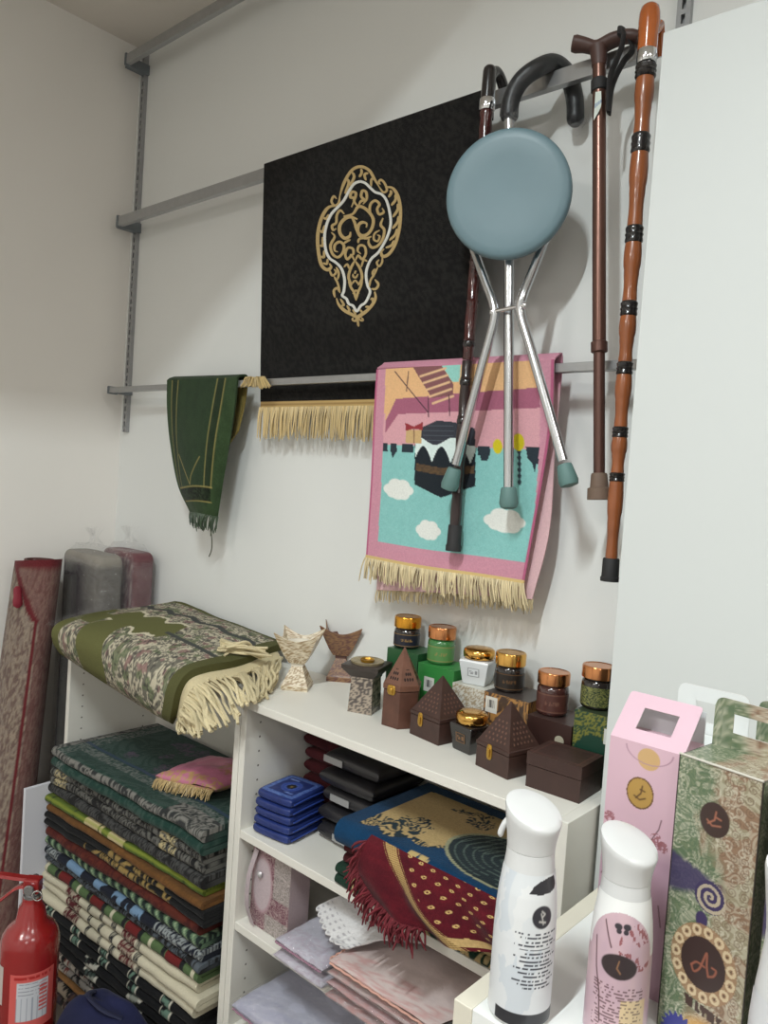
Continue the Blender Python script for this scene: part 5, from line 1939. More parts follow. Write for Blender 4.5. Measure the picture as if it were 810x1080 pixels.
# ---- black packs with a white label
for i in range(5):
    g = np.random.default_rng(80 + i)
    z = S2 + .0015 + i * .0385
    cx_, cy_ = -1.070 + g.uniform(-.006, .004), -.105 + g.uniform(-.006, .004)
    t = thing('garment_pack', ['lowest black cloth pack in the stack beside the blue mats', 'second black cloth pack from the bottom beside the blue mats', 'middle black cloth pack beside the maroon mats',
                               'second black cloth pack from the top beside the maroon mats', 'topmost black cloth pack with a white label strip'][i], 'garment pack', (cx_, cy_, z), 'black cloth packs')
    soft(MB(), (cx_, cy_, z), (.078, 0, 0), (0, .085, 0), .036, lambda a, b_, top: mixc(full(a.shape, (28, 27, 30)), (42, 41, 44), fbm(a * 4, b_ * 4, 2)), n=26, p=7, seed=20 + i, wob=.002, puff=.3).build('black_cloth', mat('black_pack', vcol=True, rough=.35), t, smooth=70)
    if i in (0, 2, 4):
        MB().box((cx_ - .03 - .012 * i, cy_ - .0875, z + .010), (cx_ + .025 - .012 * i, cy_ - .0855, z + .024), 0).build('label_strip', mat('label_white', (150, 150, 150), .4), t, smooth=0)

# ---- rugs folded on the first shelf


def c_gc(X, S):
    C = full(X.shape, (28, 52, 40))
    return mixc(C, (186, 164, 118), arabesque(X * 36, S * 36, 4) * (X > .04) * (X < .42) * .95)


def c_mc(X, S):
    C = full(X.shape, (66, 24, 28))
    return mixc(C, (190, 160, 116), arabesque(X * 34, S * 34, 6) * (X > .05) * .9)


def c_blue_rug(X, S):
    C = full(X.shape, (16, 62, 96))
    C = mixc(C, (12, 46, 76), fbm(X * 20, S * 20, 3))
    # S runs from the back edge to the front fold
    q = S
    cream = ((q < .235 + .018 * np.abs(np.sin(X * 46)) - .30 * np.clip(X - .10, 0, 1)) & (q > .03) & (X > .035) & (X < .36))
    C = mixc(C, (178, 152, 104), cream)
    C = mixc(C, (26, 44, 52), cream * (arabesque(X * 46, q * 46, 12) > .3) * (fbm(X * 17, q * 17, 6) > .48))
    r = np.hypot((X - .315) / .125, (q - .165) / .085)
    m = r < 1
    C = mixc(C, (32, 44, 48), m)
    C = mixc(C, (92, 108, 100), m * ((np.mod(r * 7, 1) < .16) | ((np.abs(np.mod(X * 70 + q * 30, 1) - .5) < .12) & (q < .17))) * .8)
    C = mixc(C, (150, 150, 120), np.abs(r - 1) < .03)
    C = mixc(C, (190, 166, 112), ((np.abs(X - .19) < .022) | (X > .40)) * (np.abs(q - .285) < .03) * (fbm(X * 90, q * 90, 8) > .45))
    return C


def rug_on_shelf(name, lab, cf, xa, xb, ya, yb_, z, T, nf, seed, m=cloth):
    o = folded(MB(), xa, xb, ya, yb_, -.045, z, T, nf, cf, nx=230, seed=seed, wav=.002, fill=.86).build(name, m, smooth=60)
    return tag(o, lab, 'rug')


rug_on_shelf('folded_rug', 'dark green and cream rug at the bottom of the pile beside the blue mats', c_gc, -.985, -.552, -.300, -.296, S2 + .0015, .040, 2, 41)
rug_on_shelf('folded_rug', 'maroon and cream rug folded under the turquoise rug', c_mc, -.975, -.556, -.290, -.290, S2 + .0425, .040, 2, 42)
rug_on_shelf('folded_rug', 'turquoise blue rug with a cream floral border folded on the pile of rugs', c_blue_rug, -.972, -.548, -.318, -.322, S2 + .086, .052, 1, 43, velvet)

# ---- red rug hanging over the shelf edge
t = thing('draped_rug', 'dark red rug with a gold band and red fringe spilling over the shelf edge', 'rug', atY(440, 930, -.33))
ctrl = np.array([[atY(*p) for p in r] for r in
                 [[(392, 880, -.324), (430, 900, -.330), (478, 924, -.334), (545, 958, -.334)],
                  [(384, 892, -.345), (424, 918, -.352), (470, 945, -.356), (545, 978, -.352)],
                  [(378, 918, -.352), (418, 946, -.366), (466, 972, -.372), (545, 1000, -.366)],
                  [(392, 948, -.348), (424, 972, -.362), (468, 994, -.370), (545, 1016, -.364)]]])
NU, NV = 150, 170
P = cgrid(ctrl, NU, NV)
v, u = np.meshgrid(np.linspace(0, 1, NU), np.linspace(0, 1, NV), indexing='ij')
P[..., 1] += .010 * np.sin(u * 15 - v * 5) * np.clip(v * 2, 0, 1) * np.clip(u * 3, .3, 1)
A = full((NU, NV), (96, 24, 34))
A = mixc(A, (66, 16, 26), fbm(u * 12, v * 10, 3))
cu = .16 + .52 * v ** 1.25
bd = u - cu
A = mixc(A, (176, 146, 96), (np.abs(bd) < .06))
A = mixc(A, (124, 96, 58), (np.abs(bd) < .06) & (np.mod((u * .4 + v) * 34, 1) < .35))
A = mixc(A, (84, 20, 30), (np.abs(np.abs(bd) - .05) < .006))
k1, k2 = np.mod(u * 11 + v * 3, 1) - .5, np.mod(v * 7 - u * 2, 1) - .5
A = mixc(A, (190, 158, 102), (bd > .1) * (np.hypot(k1, k2) < .17))
A = mixc(A, (80, 22, 30), (bd > .1) * (np.hypot(k1, k2) < .07))
A = mixc(A, (184, 154, 104), (bd > .04) & (v > .84) & (v < .95))
b = MB().sheet(P, .006, A)
b.build('rug_cloth', velvet, t)
b = MB()
edge = np.concatenate([P[20:, 0], P[-1, 1:70]])
off = np.concatenate([np.linspace([-.014, -.004, -.028], [-.006, -.008, -.034], NU - 20), np.linspace([-.006, -.008, -.034], [.0, -.004, -.024], 69)])
fringe(b, edge, edge + off, 150, .0019, (112, 32, 42), .007, 61, (0, -.008, .004))
b.build('fringe', mat('red_wool', vcol=True, rough=.85), t)

# ---- middle shelf: zip bag, lace cloth, garment packs
bl, bf = atZ(263, 972, S3), atZ(302, 998, S3)
bl[0] = max(bl[0], -1.262)
bl[2] += .0012
bf[2] += .0012
L, ex, ey = along(bl, bf, .058)
t = thing('zip_bag', 'standing zip bag with burgundy paisley print and a clear drop shaped window', 'bag', L + (ex + ey) / 2)


def p_bag(face, U, V, w, h):
    if face != 'front':
        return full(U.shape, (176, 156, 158))
    C = full(U.shape, (112, 66, 80))
    C = mixc(C, (166, 146, 144), arabesque(U * 110, V * 110, 3) * .8)
    C = mixc(C, (134, 126, 122), ((U > w * .58) & (V > h * .45)) | ((V < h * .22) & (U > w * .4)))
    C = mixc(C, (176, 164, 160), (((U > w * .58) & (V > h * .45)) | ((V < h * .22) & (U > w * .4))) * arabesque(U * 150, V * 150, 8))
    C = mixc(C, (172, 142, 148), disc(U, V, w * .28, h * .55, w * .27, h * .36))
    return mixc(C, (184, 168, 172), disc(U, V, w * .28, h * .55, w * .23, h * .32))


pbox(MB(), L, ex, ey, (0, 0, .174), p_bag, .0012).build('bag_body', satin, t, smooth=0)
b = MB()
n_ = np.cross(ex, (0, 0, 1.0)) / np.linalg.norm(ex)
e1 = ex / np.linalg.norm(ex)
pth = spline([L + e1 * .010 + n_ * .004 + (0, 0, .168), L + e1 * .003 + n_ * .016 + (0, 0, .11), L + e1 * .004 + n_ * .018 + (0, 0, .05), L + e1 * .012 + n_ * .006 + (0, 0, .004)], 8)
b.sheet(np.stack([pth, pth + e1 * .014 + n_ * .002]), .0016)
b.build('carry_strap', mat('lilac_webbing', (176, 162, 166), .7), t)
MB().lathe(L + e1 * .03 + n_ * .003 + (0, 0, .118), [(.0001, -.004), (.006, 0), (.0075, .003), (.005, .006), (.0001, .008)], 20, M=np.stack([e1, np.array([0, 0, 1.]), n_], 1)).build('snap_button', mat('satin_silver', (200, 198, 200), .3, .6), t)


def garment(c, hx, hy, T, label, base, deco, seed, grp, wrap=True, rot=0.0, trim=None):
    c = arr(c)
    t = thing('garment_pack', label, 'garment pack', c, grp)
    ex, ey = np.array([hx * math.cos(rot), hx * math.sin(rot), 0]), np.array([-hy * math.sin(rot), hy * math.cos(rot), 0])

    def pt(a, b_, top):
        C = full(a.shape, base)
        C = mixc(C, arr(base) * .88, fbm(a * 3, b_ * 5, seed))
        m = (b_ < -.55) if top else (b_ < .2)
        C = mixc(C, deco, m * arabesque(a * 9, b_ * 9, seed) * .55)
        return C
    soft(MB(), c, ex, ey, T, pt, n=44, p=5, seed=seed, wob=.003).build('folded_cloth', mat('soft_cotton', vcol=True, rough=.85, noise=.04, nscale=60, bump=.3, bscale=120), t, smooth=70)
    if trim is not None:
        b = MB()
        q = np.linspace(-1, 1, 90)
        S_ = np.array([c + ex * a * .97 - ey * (1.01 + .02 * abs(math.sin(a * 26))) + np.array([0, 0, T * .45]) for a in q])
        b.tube(S_, .0022, 6)
        S_ = np.array([c - ex * (1.0 + .02 * abs(math.sin(a * 22))) + ey * a * .95 + np.array([0, 0, T * .45]) for a in q])
        b.tube(S_, .0022, 6)
        b.build('scallop_trim', mat('thread_%d' % trim[0], trim, .7), t)
    if wrap:
        b = soft(MB(), c + (0, 0, -.0004), ex * 1.03, ey * 1.04, T + .0012, lambda a, b_, top: full(a.shape, (255, 255, 255)), n=30, p=7, seed=seed + 3, wob=.0012)
        b.build('plastic_sleeve', film('clear_film'), t, smooth=30)
    return t


gl_ = 'plastic wrapped lilac garments'
garment((-1.047, -.222, S3 + .001), .070, .105, .026, 'lower lilac white garment in a plastic sleeve next to the paisley bag', (196, 192, 202), (168, 150, 166), 3, gl_)
garment((-1.050, -.220, S3 + .029), .068, .102, .026, 'upper lilac white garment in a plastic sleeve next to the paisley bag', (198, 196, 208), (176, 160, 176), 5, gl_, trim=(150, 112, 130))
gp = 'plastic wrapped pink garments'
pl_ = ['lowest pink garment pack of the pile under the red rug', 'second pink garment pack from the bottom under the red rug', 'third pink garment pack from the bottom under the red rug', 'topmost pink garment pack with embroidered edge under the red rug']
for i in range(4):
    garment((-.772 + .004 * i, -.225 - .003 * i, S3 + .001 + i * .0245), .192, .105, .0225, pl_[i], [(186, 164, 164), (190, 160, 162), (188, 168, 166), (212, 194, 190)][i], (186, 130, 126), 11 + i, gp, wrap=i < 3, trim=(208, 160, 144) if i == 3 else None)
# label on the pack edge
# ---- white lace cloth thrown over the packs
ctrl = np.array([[atY(*p) for p in r] for r in
                 [[(336, 955, -.262), (366, 943, -.21), (396, 940, -.15), (425, 945, -.12)],
                  [(342, 974, -.290), (376, 962, -.24), (412, 960, -.18), (446, 966, -.14)],
                  [(352, 992, -.306), (388, 980, -.26), (428, 980, -.20), (466, 985, -.16)],
                  [(364, 1004, -.312), (402, 992, -.27), (442, 994, -.22), (480, 998, -.18)]]])
NU, NV = 90, 110
P = cgrid(ctrl, NU, NV)
P[..., 2] = np.maximum(P[..., 2], np.where(P[..., 0] > -.97, S3 + .104, S3 + .062))
v, u = np.meshgrid(np.linspace(0, 1, NU), np.linspace(0, 1, NV), indexing='ij')
P[..., 2] += .004 * fbm(u * 9, v * 7, 4)
sc_ = np.abs(np.sin(v * 24)) * .008
du = P[:, 1:2] - P[:, 0:1]
du = du / np.linalg.norm(du, axis=2)[..., None]
P -= du * (sc_ * np.clip(1 - u * 5, 0, 1))[..., None]
A = full((NU, NV), (212, 210, 210))
e1_, e2_ = np.mod(u * 22, 1) - .5, np.mod(v * 24 / PI * 1.0, 1) - .5
A = mixc(A, (160, 156, 160), (np.hypot(e1_, e2_) < .22) * (u < .16) * .8)
A = mixc(A, (176, 172, 174), arabesque(u * 8, v * 8, 3) * (u > .24) * .25)
o = MB().sheet(P, .003, A).build('lace_cloth', cloth)
tag(o, 'white lace edged cloth with a scalloped border thrown over the garment packs', 'cloth')
# dark patterned cloth at the back of the shelf
o = folded(MB(), -1.09, -.60, -.100, -.095, -.05, S3 + .0015, .088, 2, c_multi(31, (40, 32, 32), (92, 80, 66), (150, 138, 116)), nx=140, seed=46, wav=.003).build('folded_rug', cloth, smooth=60)
tag(o, 'dark brown and beige cloth folded at the back behind the garment packs', 'cloth')

# ---- lowest visible shelf
for i in range(3):
    x = -1.252 + i * .034
    t = thing('cloth_pack', ['blue plastic cloth pack standing against the bookcase side', 'blue plastic cloth pack standing second from the bookcase side', 'blue plastic cloth pack standing third from the bookcase side'][i], 'pack', (x, -.07, S4), 'blue packs on the low shelf')
    soft(MB(), (x, -.07, S4 + .001), (.0150, .002, 0), (0, .046, 0), .205, lambda a, b_, top: mixc(mixc(full(a.shape, (52, 108, 150)), (34, 72, 112), fbm(a * 3, b_ * 5, 3 + i)), (40, 46, 54), np.abs(b_ - .3) < .12), n=26, p=6, seed=i, wob=.003).build('pack_body', satin, t, smooth=70)
    soft(MB(), (x, -.07, S4 + .0005), (.0158, .002, 0), (0, .048, 0), .2065, lambda a, b_, top: full(a.shape, (255, 255, 255)), n=20, p=8, seed=i, wob=.003).build('plastic_sleeve', film('clear_film'), t, smooth=30)
o = folded(MB(), -1.14, -.60, -.325, -.32, -.05, S4 + .0015, .060, 2, c_blackmint, nx=140, seed=47, wav=.003).build('folded_rug', cloth, smooth=60)
tag(o, 'black patterned rug under the lilac garment on the low shelf', 'rug')
garment((-1.03, -.235, S4 + .063), .195, .100, .058, 'lilac white garment with a pink scalloped edge on the low shelf', (190, 190, 206), (160, 160, 184), 23, None, wrap=True, trim=(150, 104, 128))

# ================================================================== COUNTER WITH SPRAY BOTTLES
ZK = 1.0
KX0, KX1, KY0, KY1 = -.424, .55, -.711, -.245
t = thing('display_counter', 'white waist high display counter that carries the spray bottles and tall cartons', 'counter', ((KX0 + KX1) / 2, (KY0 + KY1) / 2, 0))
cream_edge = mat('cream_edge_band', (214, 208, 192), .5)
MB().box((KX0, KY0, 0), (KX0 + .022, KY1, ZK)).build('side_panel', cream_edge, t, smooth=0, bevel=.001)
MB().box((KX1 - .022, KY0, 0), (KX1, KY1, ZK)).build('side_panel', cream_edge, t, smooth=0, bevel=.001)
MB().box((KX0 + .022, KY0 + .001, ZK - .022), (KX1 - .022, KY1, ZK)).build('top_board', mat('white_laminate', (228, 229, 226), .35), t, smooth=0, bevel=.001)
MB().box((KX0 + .022, KY0 + .003, .08), (KX1 - .022, KY0 + .02, ZK - .022)).build('front_panel', cream_edge, t, smooth=0)
MB().box((KX0 + .022, KY0 + .04, 0), (KX1 - .022, KY0 + .056, .08)).build('plinth', melamine, t, smooth=0)

white_pl = mat('white_plastic', (208, 208, 207), .32, coat=.15)
d_tilt = RT * .19 - _fwd * .30
d_tilt[2] = 0


def spray(c, H, label, painter, arc, rs=1.0, trig=None):
    c = arr(c)
    t = thing('spray_bottle', label, 'spray bottle', c, 'white mist spray bottles')
    prof = [(.0285, 0), (.0305, .002), (.031, .006), (.0308, .10), (.0300, .128), (.0285, .150), (.0262, .170), (.0245, .186), (.0242, .196)]
    prof2 = [(.0243, .1965), (.0250, .206), (.0266, .218), (.0283, .230), (.0290, .236)]
    sc = H / .245
    def ring(r, z, tilt=0.0):
        a = np.arange(48) * 2 * PI / 48
        p = np.stack([np.cos(a) * r * rs, np.sin(a) * r * rs, np.full(48, z * sc)], 1)
        p[:, 2] -= tilt * (p[:, 0] * d_tilt[0] + p[:, 1] * d_tilt[1])
        return p + c
    MB().loft([ring(r, z) for r, z in prof]).build('bottle_body', white_pl, t, smooth=50)
    rr = [ring(r, z, tl) for (r, z), tl in zip(prof2, (0, .15, .4, .8, .95))] + [ring(.0284, .2395, 1.0), ring(.024, .2415, 1.0), ring(.012, .2425, 1.0)]
    MB().loft(rr).build('spray_head', white_pl, t, smooth=45)
    # trigger on the side away from the low edge of the head
    dd = -RT * .95 + _fwd * .3 if trig is None else arr(trig).copy()
    dd[2] = 0
    dd /= np.linalg.norm(dd)
    sd = np.array([-dd[1], dd[0], 0])
    b = MB()
    pth = [c + dd * .0245 + (0, 0, .222 * sc), c + dd * .0275 + (0, 0, .216 * sc), c + dd * .0305 + (0, 0, .206 * sc), c + dd * .0308 + (0, 0, .200 * sc)]
    b.tube(spline(pth, 4), [.003] * 3 + [.0032] * 7 + [.003, .0025, .0015], 10)
    b.build('trigger', white_pl, t)
    va = math.atan2(CAM[1] - c[1], CAM[0] - c[0])
    Rf = lambda V: np.interp(V * arc[1] + (1 - V) * arc[0], [p[1] * sc for p in prof], [p[0] * rs for p in prof])
    cyl_patch(MB(), c, Rf, va - 1.45, va + 1.45, arc[0], arc[1], painter, 130, 170, .0007).build('label', mat('glossy_label', vcol=True, rough=.3), t, smooth=50)
    return t


def glyphs(u, v, rows, u0, u1, seed, dens=.42, sx=70):
    """rows of small dark lettering strokes"""
    m = np.zeros_like(u)
    for k, (vv, h, ua, ub) in enumerate(rows):
        m = np.maximum(m, (np.abs(v - vv) < h) * (u > ua) * (u < ub) * (vn(u * sx, np.full_like(u, k * 7.0), seed + k) > dens))
    return m


def p_bottle1(u, v):
    C = full(u.shape, (214, 216, 218))
    C = mixc(C, (190, 198, 206), (fbm(u * 7, v * 6, 3) > .5) * .6 * (u < .72))
    C = mixc(C, (222, 222, 220), disc(u, v, .62, .82, .34, .30, .05) * .5)
    C = mixc(C, (46, 44, 48), inpoly(u, v, [(.52, .885), (.58, .935), (.66, .965), (.78, .985), (.90, .985), (.93, .93), (.90, .90), (.80, .885), (.66, .88)]))
    C = mixc(C, (50, 48, 54), disc(u, v, .70, .735, .125, .075))
    for ln in ([(.68, .76), (.70, .72), (.71, .69)], [(.69, .775), (.73, .755), (.70, .74)], [(.66, .71), (.74, .70)]):
        C = mixc(C, (190, 186, 180), step(segd(u, v, ln) - .006, .008))
    rows = [(.625 - .026 * k, .0055, .40 + .06 * ((k * 7) % 3) , .93 - .05 * ((k * 5) % 3)) for k in range(15)]
    C = mixc(C, (66, 68, 76), glyphs(u, v, rows, 0, 1, 4, .32, 60))
    return mixc(C, (50, 50, 54), (v < .085) * (u > .22))


def p_bottle2(u, v):
    C = full(u.shape, (230, 230, 228))
    sh = (v < .62) | (np.hypot((u - .5) / .40, (v - .62) / .30) < 1)
    F = full(u.shape, (186, 158, 172))
    F = mixc(F, (206, 176, 180), fbm(u * 6, v * 5, 2))
    F = mixc(F, (150, 92, 96), (fbm(u * 26, v * 26, 6) > .56) * (np.hypot((u - .72) / .24, (v - .70) / .16) < 1))
    F = mixc(F, (90, 60, 64), step(segd(u, v, [(.30, .84), (.36, .74), (.40, .68)]) - .008, .008) + step(segd(u, v, [(.2, .7), (.24, .5), (.3, .35), (.33, .15)]) - .009, .008))
    # butterfly
    for cx, cy, rx, ry in ((.46, .83, .045, .022), (.56, .835, .045, .022), (.47, .80, .03, .018), (.55, .80, .03, .018)):
        F = mixc(F, (60, 54, 60), disc(u, v, cx, cy, rx, ry, .2))
    F = mixc(F, (58, 48, 50), disc(u, v, .50, .56, .20, .085))
    F = mixc(F, (150, 110, 80), step(segd(u, v, [(.5, .60), (.48, .55), (.52, .52)]) - .006, .008))
    rows = [(.42 - .022 * k, .006, .22, .8) for k in range(18)]
    F = mixc(F, (88, 56, 60), glyphs(u, v, rows, 0, 1, 9, .45, 40) * .8)
    F = mixc(F, (214, 190, 150), (u > .55) & (u < .85) & (v < .34) & (v > .04))
    F = mixc(F, (88, 56, 60), ((u > .55) & (u < .85) & (v < .34)) * glyphs(u, v, rows, 0, 1, 14, .5, 40) * .7)
    return np.where(sh[..., None], F, C)


b1 = atZ(545.5, 1066, ZK)
H1 = zat(561, 849, b1) - ZK
spray((b1[0], b1[1] + .002, ZK), H1, 'white spray bottle with black lettering standing by the front edge of the counter', p_bottle1, (.004, .150), rs=.97)
b2 = atY(664, 885, -.635)
spray((b2[0], -.635, ZK), b2[2] + .002 - ZK, 'white spray bottle with a pink butterfly label in front of the pink carton', p_bottle2, (.004, .142), rs=.93, trig=_fwd)
b3 = atY(846, 985, -.70)
spray((b3[0], -.70, ZK), .245, 'white spray bottle with a grey and peach label in front of the paisley cartons', lambda u, v: mixc(mixc(full(u.shape, (206, 206, 208)), (196, 160, 140), (v < .5) * .6), (92, 80, 112), disc(u, v, .28, .58, .18, .09)), (.004, .150), trig=RT)

# ---- tall cartons behind the bottles


def tall_carton(O, ex, ey, h, label, paint, tab=None, name='spray_carton', res=.0011, inside=(214, 214, 212)):
    O, ex, ey = arr(O), arr(ex), arr(ey)
    t = thing(name, label, 'carton', O + (ex + ey) / 2, 'tall spray cartons')
    pbox(MB(), O, ex, ey, (0, 0, h), paint, res).build('body', paper, t, smooth=0)
    return t


def tab_plate(t, A, eu, ev, w, h, hole, paint, th=.0012, name='hang_tab', rnd=.012, grid=(56, 44)):
    """a card tab with rounded upper corners and a cut-out window; A lower corner, eu/ev unit vectors"""
    A, eu, ev = arr(A), arr(eu), arr(ev)
    n_ = np.cross(eu, ev)
    hx0, hx1, hy0, hy1 = hole
    def sect(x):
        e = min(x, w - x)
        return h - (rnd - math.sqrt(max(0, rnd * rnd - (rnd - e) ** 2)) if e < rnd else 0)
    xs = sorted(set(np.round(np.concatenate([np.linspace(0, rnd, 6), np.linspace(rnd, w - rnd, 14), np.linspace(w - rnd, w, 6), [hx0, hx1]]), 6)))
    b = MB()
    def strip(x0, x1, lo, hi):
        ys0, ys1 = [lo(x0), hi(x0)], [lo(x1), hi(x1)]
        k = 14
        L_ = [A + eu * x0 + ev * (ys0[0] + (ys0[1] - ys0[0]) * q) for q in np.linspace(0, 1, k)]
        R_2 = [A + eu * x1 + ev * (ys1[0] + (ys1[1] - ys1[0]) * q) for q in np.linspace(0, 1, k)]
        for s in (0, 1):
            P_ = np.array([L_, R_2]) - (n_ * th if s else 0)
            uu = np.array([[x0] * k, [x1] * k])
            vv = np.array([[ys0[0] + (ys0[1] - ys0[0]) * q for q in np.linspace(0, 1, k)], [ys1[0] + (ys1[1] - ys1[0]) * q for q in np.linspace(0, 1, k)]])
            b.grid(P_, 0, paint(uu, vv, s), flip=bool(s))
        # rims
        b.add([L_[-1], R_2[-1], R_2[-1] - n_ * th, L_[-1] - n_ * th], [(0, 1, 2, 3)], 0, lin((200, 190, 186)))
        b.add([L_[0], R_2[0], R_2[0] - n_ * th, L_[0] - n_ * th], [(3, 2, 1, 0)], 0, lin((200, 190, 186)))
    for x0, x1 in zip(xs[:-1], xs[1:]):
        if hx0 - 1e-6 <= x0 and x1 <= hx1 + 1e-6:
            strip(x0, x1, lambda x: 0, lambda x: hy0)
            strip(x0, x1, lambda x: hy1, sect)
        else:
            strip(x0, x1, lambda x: 0, sect)
    b.build(name, paper, t, smooth=0)


def p_pinkbox(face, U, V, w, h):
    C = full(U.shape, (206, 172, 184))
    if face in ('front', 'left'):
        y = V / h
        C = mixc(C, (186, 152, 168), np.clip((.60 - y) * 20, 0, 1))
        br = (90, 58, 62)
        if face == 'front':
            for ln in ([(.004, .60), (.012, .645), (.020, .66)], [(.004, .50), (.020, .58), (.028, .60)], [(.002, .42), (.010, .46)], [(.052, .62), (.060, .68), (.062, .72)], [(.002, .36), (.014, .42)], [(.070, .3), (.066, .38)], [(.004, .16), (.010, .22)]):
                C = mixc(C, br, step(segd(U, V, [(a, q * h) for a, q in ln]) - .0006, .0008) * .9)
            for cx, cy, r in ((.006, .665, .006), (.010, .635, .005), (.058, .635, .007), (.065, .615, .006), (.052, .605, .005), (.010, .50, .006), (.014, .44, .005), (.008, .40, .005), (.008, .30, .004)):
                C = mixc(C, (150, 94, 100), (np.hypot(U - cx, V - cy * h) < r) * (fbm(U * 520, V * 520, 4) > .42) * .9)
            C = mixc(C, (176, 140, 76), disc(U, V, w * .47, h * .80, .0145, .0165, .08))
            C = mixc(C, (110, 80, 50), np.abs(np.hypot((U - w * .47) / .0145, (V - h * .80) / .0165) - .97) < .05)
            for ln in ([(-.004, -.006), (.001, .0), (.002, .008)], [(-.006, -.004), (.0, -.007), (.006, -.004)], [(.0, .004), (.005, .003)]):
                C = mixc(C, (92, 66, 44), step(segd(U - w * .47, V - h * .80, ln) - .0008, .001))
            C = mixc(C, (196, 160, 112), disc(U, V, w * .55, h * .945, .012, .0115, .08))
            C = mixc(C, (168, 132, 146), step(np.abs(np.hypot((U - w * .55) / .025, (V - h * .985) / .016) - 1) - .03, .03) * (V < h * .985))
    return C


zf = atY(644, 775, -.56)
zr_ = atY(722, 794, -.56)
O = np.array([zf[0], -.56, ZK])
ex = np.array([zr_[0] - zf[0], 0, 0])
hP = zf[2] - ZK
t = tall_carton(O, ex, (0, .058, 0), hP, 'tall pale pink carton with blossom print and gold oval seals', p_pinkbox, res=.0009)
w_ = np.linalg.norm(ex)
sl = np.array([0, .045, .040])
sl_n = sl / np.linalg.norm(sl)
pk = lambda uu, vv, s: full(uu.shape, (208, 176, 188) if not s else (214, 212, 210))
tab_plate(t, O + (0, 0, hP), (1, 0, 0), sl_n, w_, .062, (.022, .060, .016, .044), pk, name='sloping_flap', rnd=.004)
b = MB()
b.sheet(np.array([[O + (0, .057, hP), O + (w_, .057, hP)], [O + (0, .057, hP + .034), O + (w_, .057, hP + .034)]], float).transpose(1, 0, 2)[::-1], .001, lin((204, 206, 208)))
b.build('back_flap', paper, t, smooth=0)


def paisley(U, V, w, h, seed=0, lower=True):
    x, y = U * 100, V * 100
    C = full(U.shape, (142, 132, 108))
    gsel = np.clip((.55 - U / w + .25 * (fbm(x * .5, y * .35, 3 + seed) - .5) * 2) * 6, 0, 1)
    C = mixc(C, (98, 114, 86), gsel * .9)
    C = mixc(C, (132, 98, 78), (1 - gsel) * (fbm(x * .5, y * .5, 8 + seed) > .48) * .75)
    sw = swirls(x * .62 + .2 * vn(x, y, 2), y * .62, 5 + seed)
    C = mixc(C, (206, 200, 182), sw * .45 * (fbm(x * .8, y * .8, 40 + seed) > .45))
    C = mixc(C, (198, 192, 172), arabesque(x * .9, y * .9, 44 + seed) * .4)
    C = mixc(C, (104, 80, 62), swirls(x * .9, y * .9, 14 + seed) * (1 - gsel) * .6)
    C = mixc(C, (70, 94, 70), arabesque(x * 1.3, y * 1.3, 6 + seed) * gsel * .55)
    return C


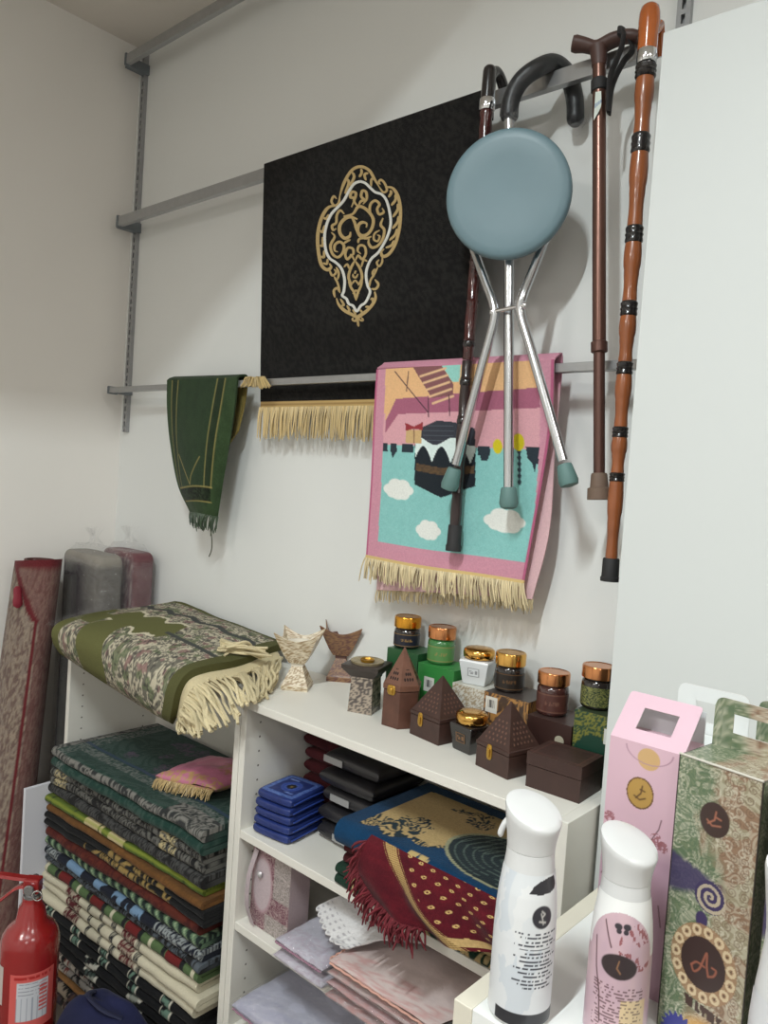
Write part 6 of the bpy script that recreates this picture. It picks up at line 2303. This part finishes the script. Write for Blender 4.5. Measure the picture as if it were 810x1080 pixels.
def p_paisbox(face, U, V, w, h):
    if face == 'back' or face == 'bottom':
        return full(U.shape, (190, 184, 160))
    C = paisley(U, V, w, h, 0 if face == 'front' else 5)
    y = V / h
    if face == 'front':
        k = np.clip((.655 - .09 * (U / w) - y + .01 * vn(U * 300, V * 300, 3)) * 60, 0, 1) * np.clip((y - (.50 + .14 * (U / w) ** 1.5)) * 40, 0, 1)
        C = mixc(C, (62, 52, 88), k * .92)
        C = mixc(C, (176, 160, 132), (k > 0) * swirls(U * 44, V * 44, 31) * .0)
        # big purple spiral
        xs_, ys_ = (U - w * .52) * 1000, (V - h * .545) * 1000
        r, a = np.hypot(xs_, ys_), np.arctan2(ys_, xs_)
        C = mixc(C, (176, 162, 140), (r < 15) * .9)
        C = mixc(C, (58, 48, 84), (r < 15.5) * (np.sin(a - r * .95) > -.1))
        C = mixc(C, (58, 48, 84), disc(U, V, w * .44, h * .455, .006, .008))
        # the upper oval
        C = mixc(C, (58, 42, 38), disc(U, V, w * .49, h * .815, .0145, .0165, .06))
        for ln in ([(-.006, -.005), (.0, .0), (.001, .008)], [(-.007, -.002), (-.002, -.006), (.006, -.004)], [(.001, .003), (.006, .002)]):
            C = mixc(C, (150, 96, 76), step(segd(U - w * .49, V - h * .815, ln) - .0008, .001))
        # the large medallion with its scroll frame
        cx, cy = w * .50, h * .305
        rr = np.hypot((U - cx) / .0215, (V - cy) / .0245)
        aa = np.arctan2((V - cy) / .0245, (U - cx) / .0215)
        C = mixc(C, (148, 114, 84), (rr < 1.52) * .85)
        C = mixc(C, (196, 176, 144), (rr > 1.02) * (rr < 1.5) * (np.abs(np.hypot(np.mod(aa / (2 * PI) * 15, 1) - .5, (rr - 1.27) * 1.9) - .30) < .11))
        C = mixc(C, (92, 66, 50), (rr > 1.02) * (rr < 1.5) * (np.hypot(np.mod(aa / (2 * PI) * 15, 1) - .5, (rr - 1.27) * 1.9) < .10))
        C = mixc(C, (54, 38, 36), rr < 1.02)
        for ln in ([(-.011, -.006), (-.008, -.011), (-.003, -.006), (.0, .003), (.003, .012), (.004, .0), (.006, -.009)], [(-.011, -.006), (-.006, -.001), (.002, -.002)], [(.006, -.009), (.011, -.006), (.013, .0), (.009, .001)]):
            C = mixc(C, (140, 84, 66), step(segd(U - cx, V - cy, spline([(p[0], p[1], 0) for p in ln], 5)[:, :2]) - .0009, .001))
        # lettering under the medallion
        C = mixc(C, (66, 46, 40), (np.abs(y - .172 + .05 * (U / w)) < .018) * (U > w * .28) * (U < w * .78) * (vn(U * 420, V * 60, 9) > .42))
        C = mixc(C, (196, 150, 84), disc(U, V, w * .56, h * .045, .022, .018, .5) * .8)
        pet = np.hypot((U - w * .28) / .017, (V - h * .02) / .017)
        C = mixc(C, (58, 60, 128), (pet < 1 + .12 * np.sin(18 * np.arctan2(V - h * .02, U - w * .28))) * 1.0)
        C = mixc(C, (150, 156, 190), pet < .35)
    edge = (U < .0011) | (U > w - .0011)
    return mixc(C, (50, 44, 38), edge)


l2, r2 = atY(717, 793, -.592), atY(806, 825, -.605)
O2 = np.array([l2[0], -.592, ZK])
ex2 = np.array([r2[0] - l2[0], -.013, 0])
hQ = l2[2] - ZK - .002
ey2 = np.array([.010, .062, 0])
t = tall_carton(O2, ex2, ey2, hQ, 'tall green and brown paisley carton with dark oval medallions beside the pink carton', p_paisbox, res=.0008)
w2 = np.linalg.norm(ex2)
e2 = ex2 / w2
O2b = O2 + ey2 + (0, 0, hQ)
zt2 = zat(752, 746, O2b + e2 * .02)
h2 = max(.05, zt2 - O2b[2])
ptab = lambda uu, vv, s: paisley(uu, vv + .1, w2, .1, 9) if not s else full(uu.shape, (190, 184, 160))
tab_plate(t, O2b, e2, (0, 0, 1), w2, h2, (.020, .066, h2 * .34, h2 * .72), ptab, rnd=.010)
b = MB().box((0, 0, 0), (1, 1, 1)) if False else MB()
b.tube([O2 + (0, 0, hQ + .001), O2 + ex2 + (0, 0, hQ + .001)], .0012, 8)
b.build('fold_edge', mat('clear_fold', (196, 192, 180), .15, coat=.5), t)

# next paisley carton, running out of the picture
O3 = O2 + ex2 + np.array([.010, -.004, 0])
t = tall_carton(O3, (.085, -.006, 0), (.006, .062, 0), hQ - .004, 'second tall paisley carton partly behind the grey and peach labelled spray bottle', p_paisbox, res=.0012)
# white carton behind the pink one with its hang tab
wl, wr = atY(690, 760, -.470), atY(760, 790, -.470)
O4 = np.array([wl[0], -.470, ZK])
zt4 = atY(708, 719, -.412)[2]
t = tall_carton(O4, (.082, -.004, 0), (.004, .058, 0), .245, 'white backed carton with a white hang tab behind the pink carton', lambda f_, U, V, w, h: full(U.shape, (216, 219, 218)), res=.02)
h4 = max(.055, zt4 - ZK - .245)
tab_plate(t, O4 + (.004, .058, .245), (1, 0, 0), (0, 0, 1), .082, h4, (.022, .062, h4 * .25, h4 * .68), lambda uu, vv, s: full(uu.shape, (218, 221, 220)), rnd=.010)
# pale paisley carton further along the counter
O5 = np.array([atY(778, 760, -.46)[0], -.46, ZK])
zt5 = atY(790, 735, -.40)[2]
h5 = max(.05, zt5 - ZK - .235)
t = tall_carton(O5, (.085, -.004, 0), (.004, .060, 0), .235, 'pale green paisley carton with a hang tab at the back of the counter', p_paisbox, res=.003)
tab_plate(t, O5 + (.004, .060, .235), (1, 0, 0), (0, 0, 1), .085, h5, (.024, .064, h5 * .28, h5 * .7), lambda uu, vv, s: paisley(uu, vv + .2, .09, .1, 12), rnd=.010)

# ---- black bin in the gap between bookcase and counter
bp = atX(458, 1084, -.583)
bc = np.array([-.583 + .0775, bp[1], 0])
bz = bp[2]
t = thing('waste_bin', 'glossy black round bin standing between the bookcase and the counter', 'bin', bc)
MB().lathe((bc[0], bc[1], 0), [(.056, 0), (.060, .004), (.072, bz - .004), (.070, bz - .004), (.058, .012), (.001, .010)], 56).build('bin_body', black_gloss, t, smooth=50)
a = np.linspace(0, 2 * PI, 73)
MB().tube(np.stack([bc[0] + .0725 * np.cos(a), bc[1] + .0725 * np.sin(a), np.full(73, bz - .003)], 1), .005, 10).build('rim', black_gloss, t)
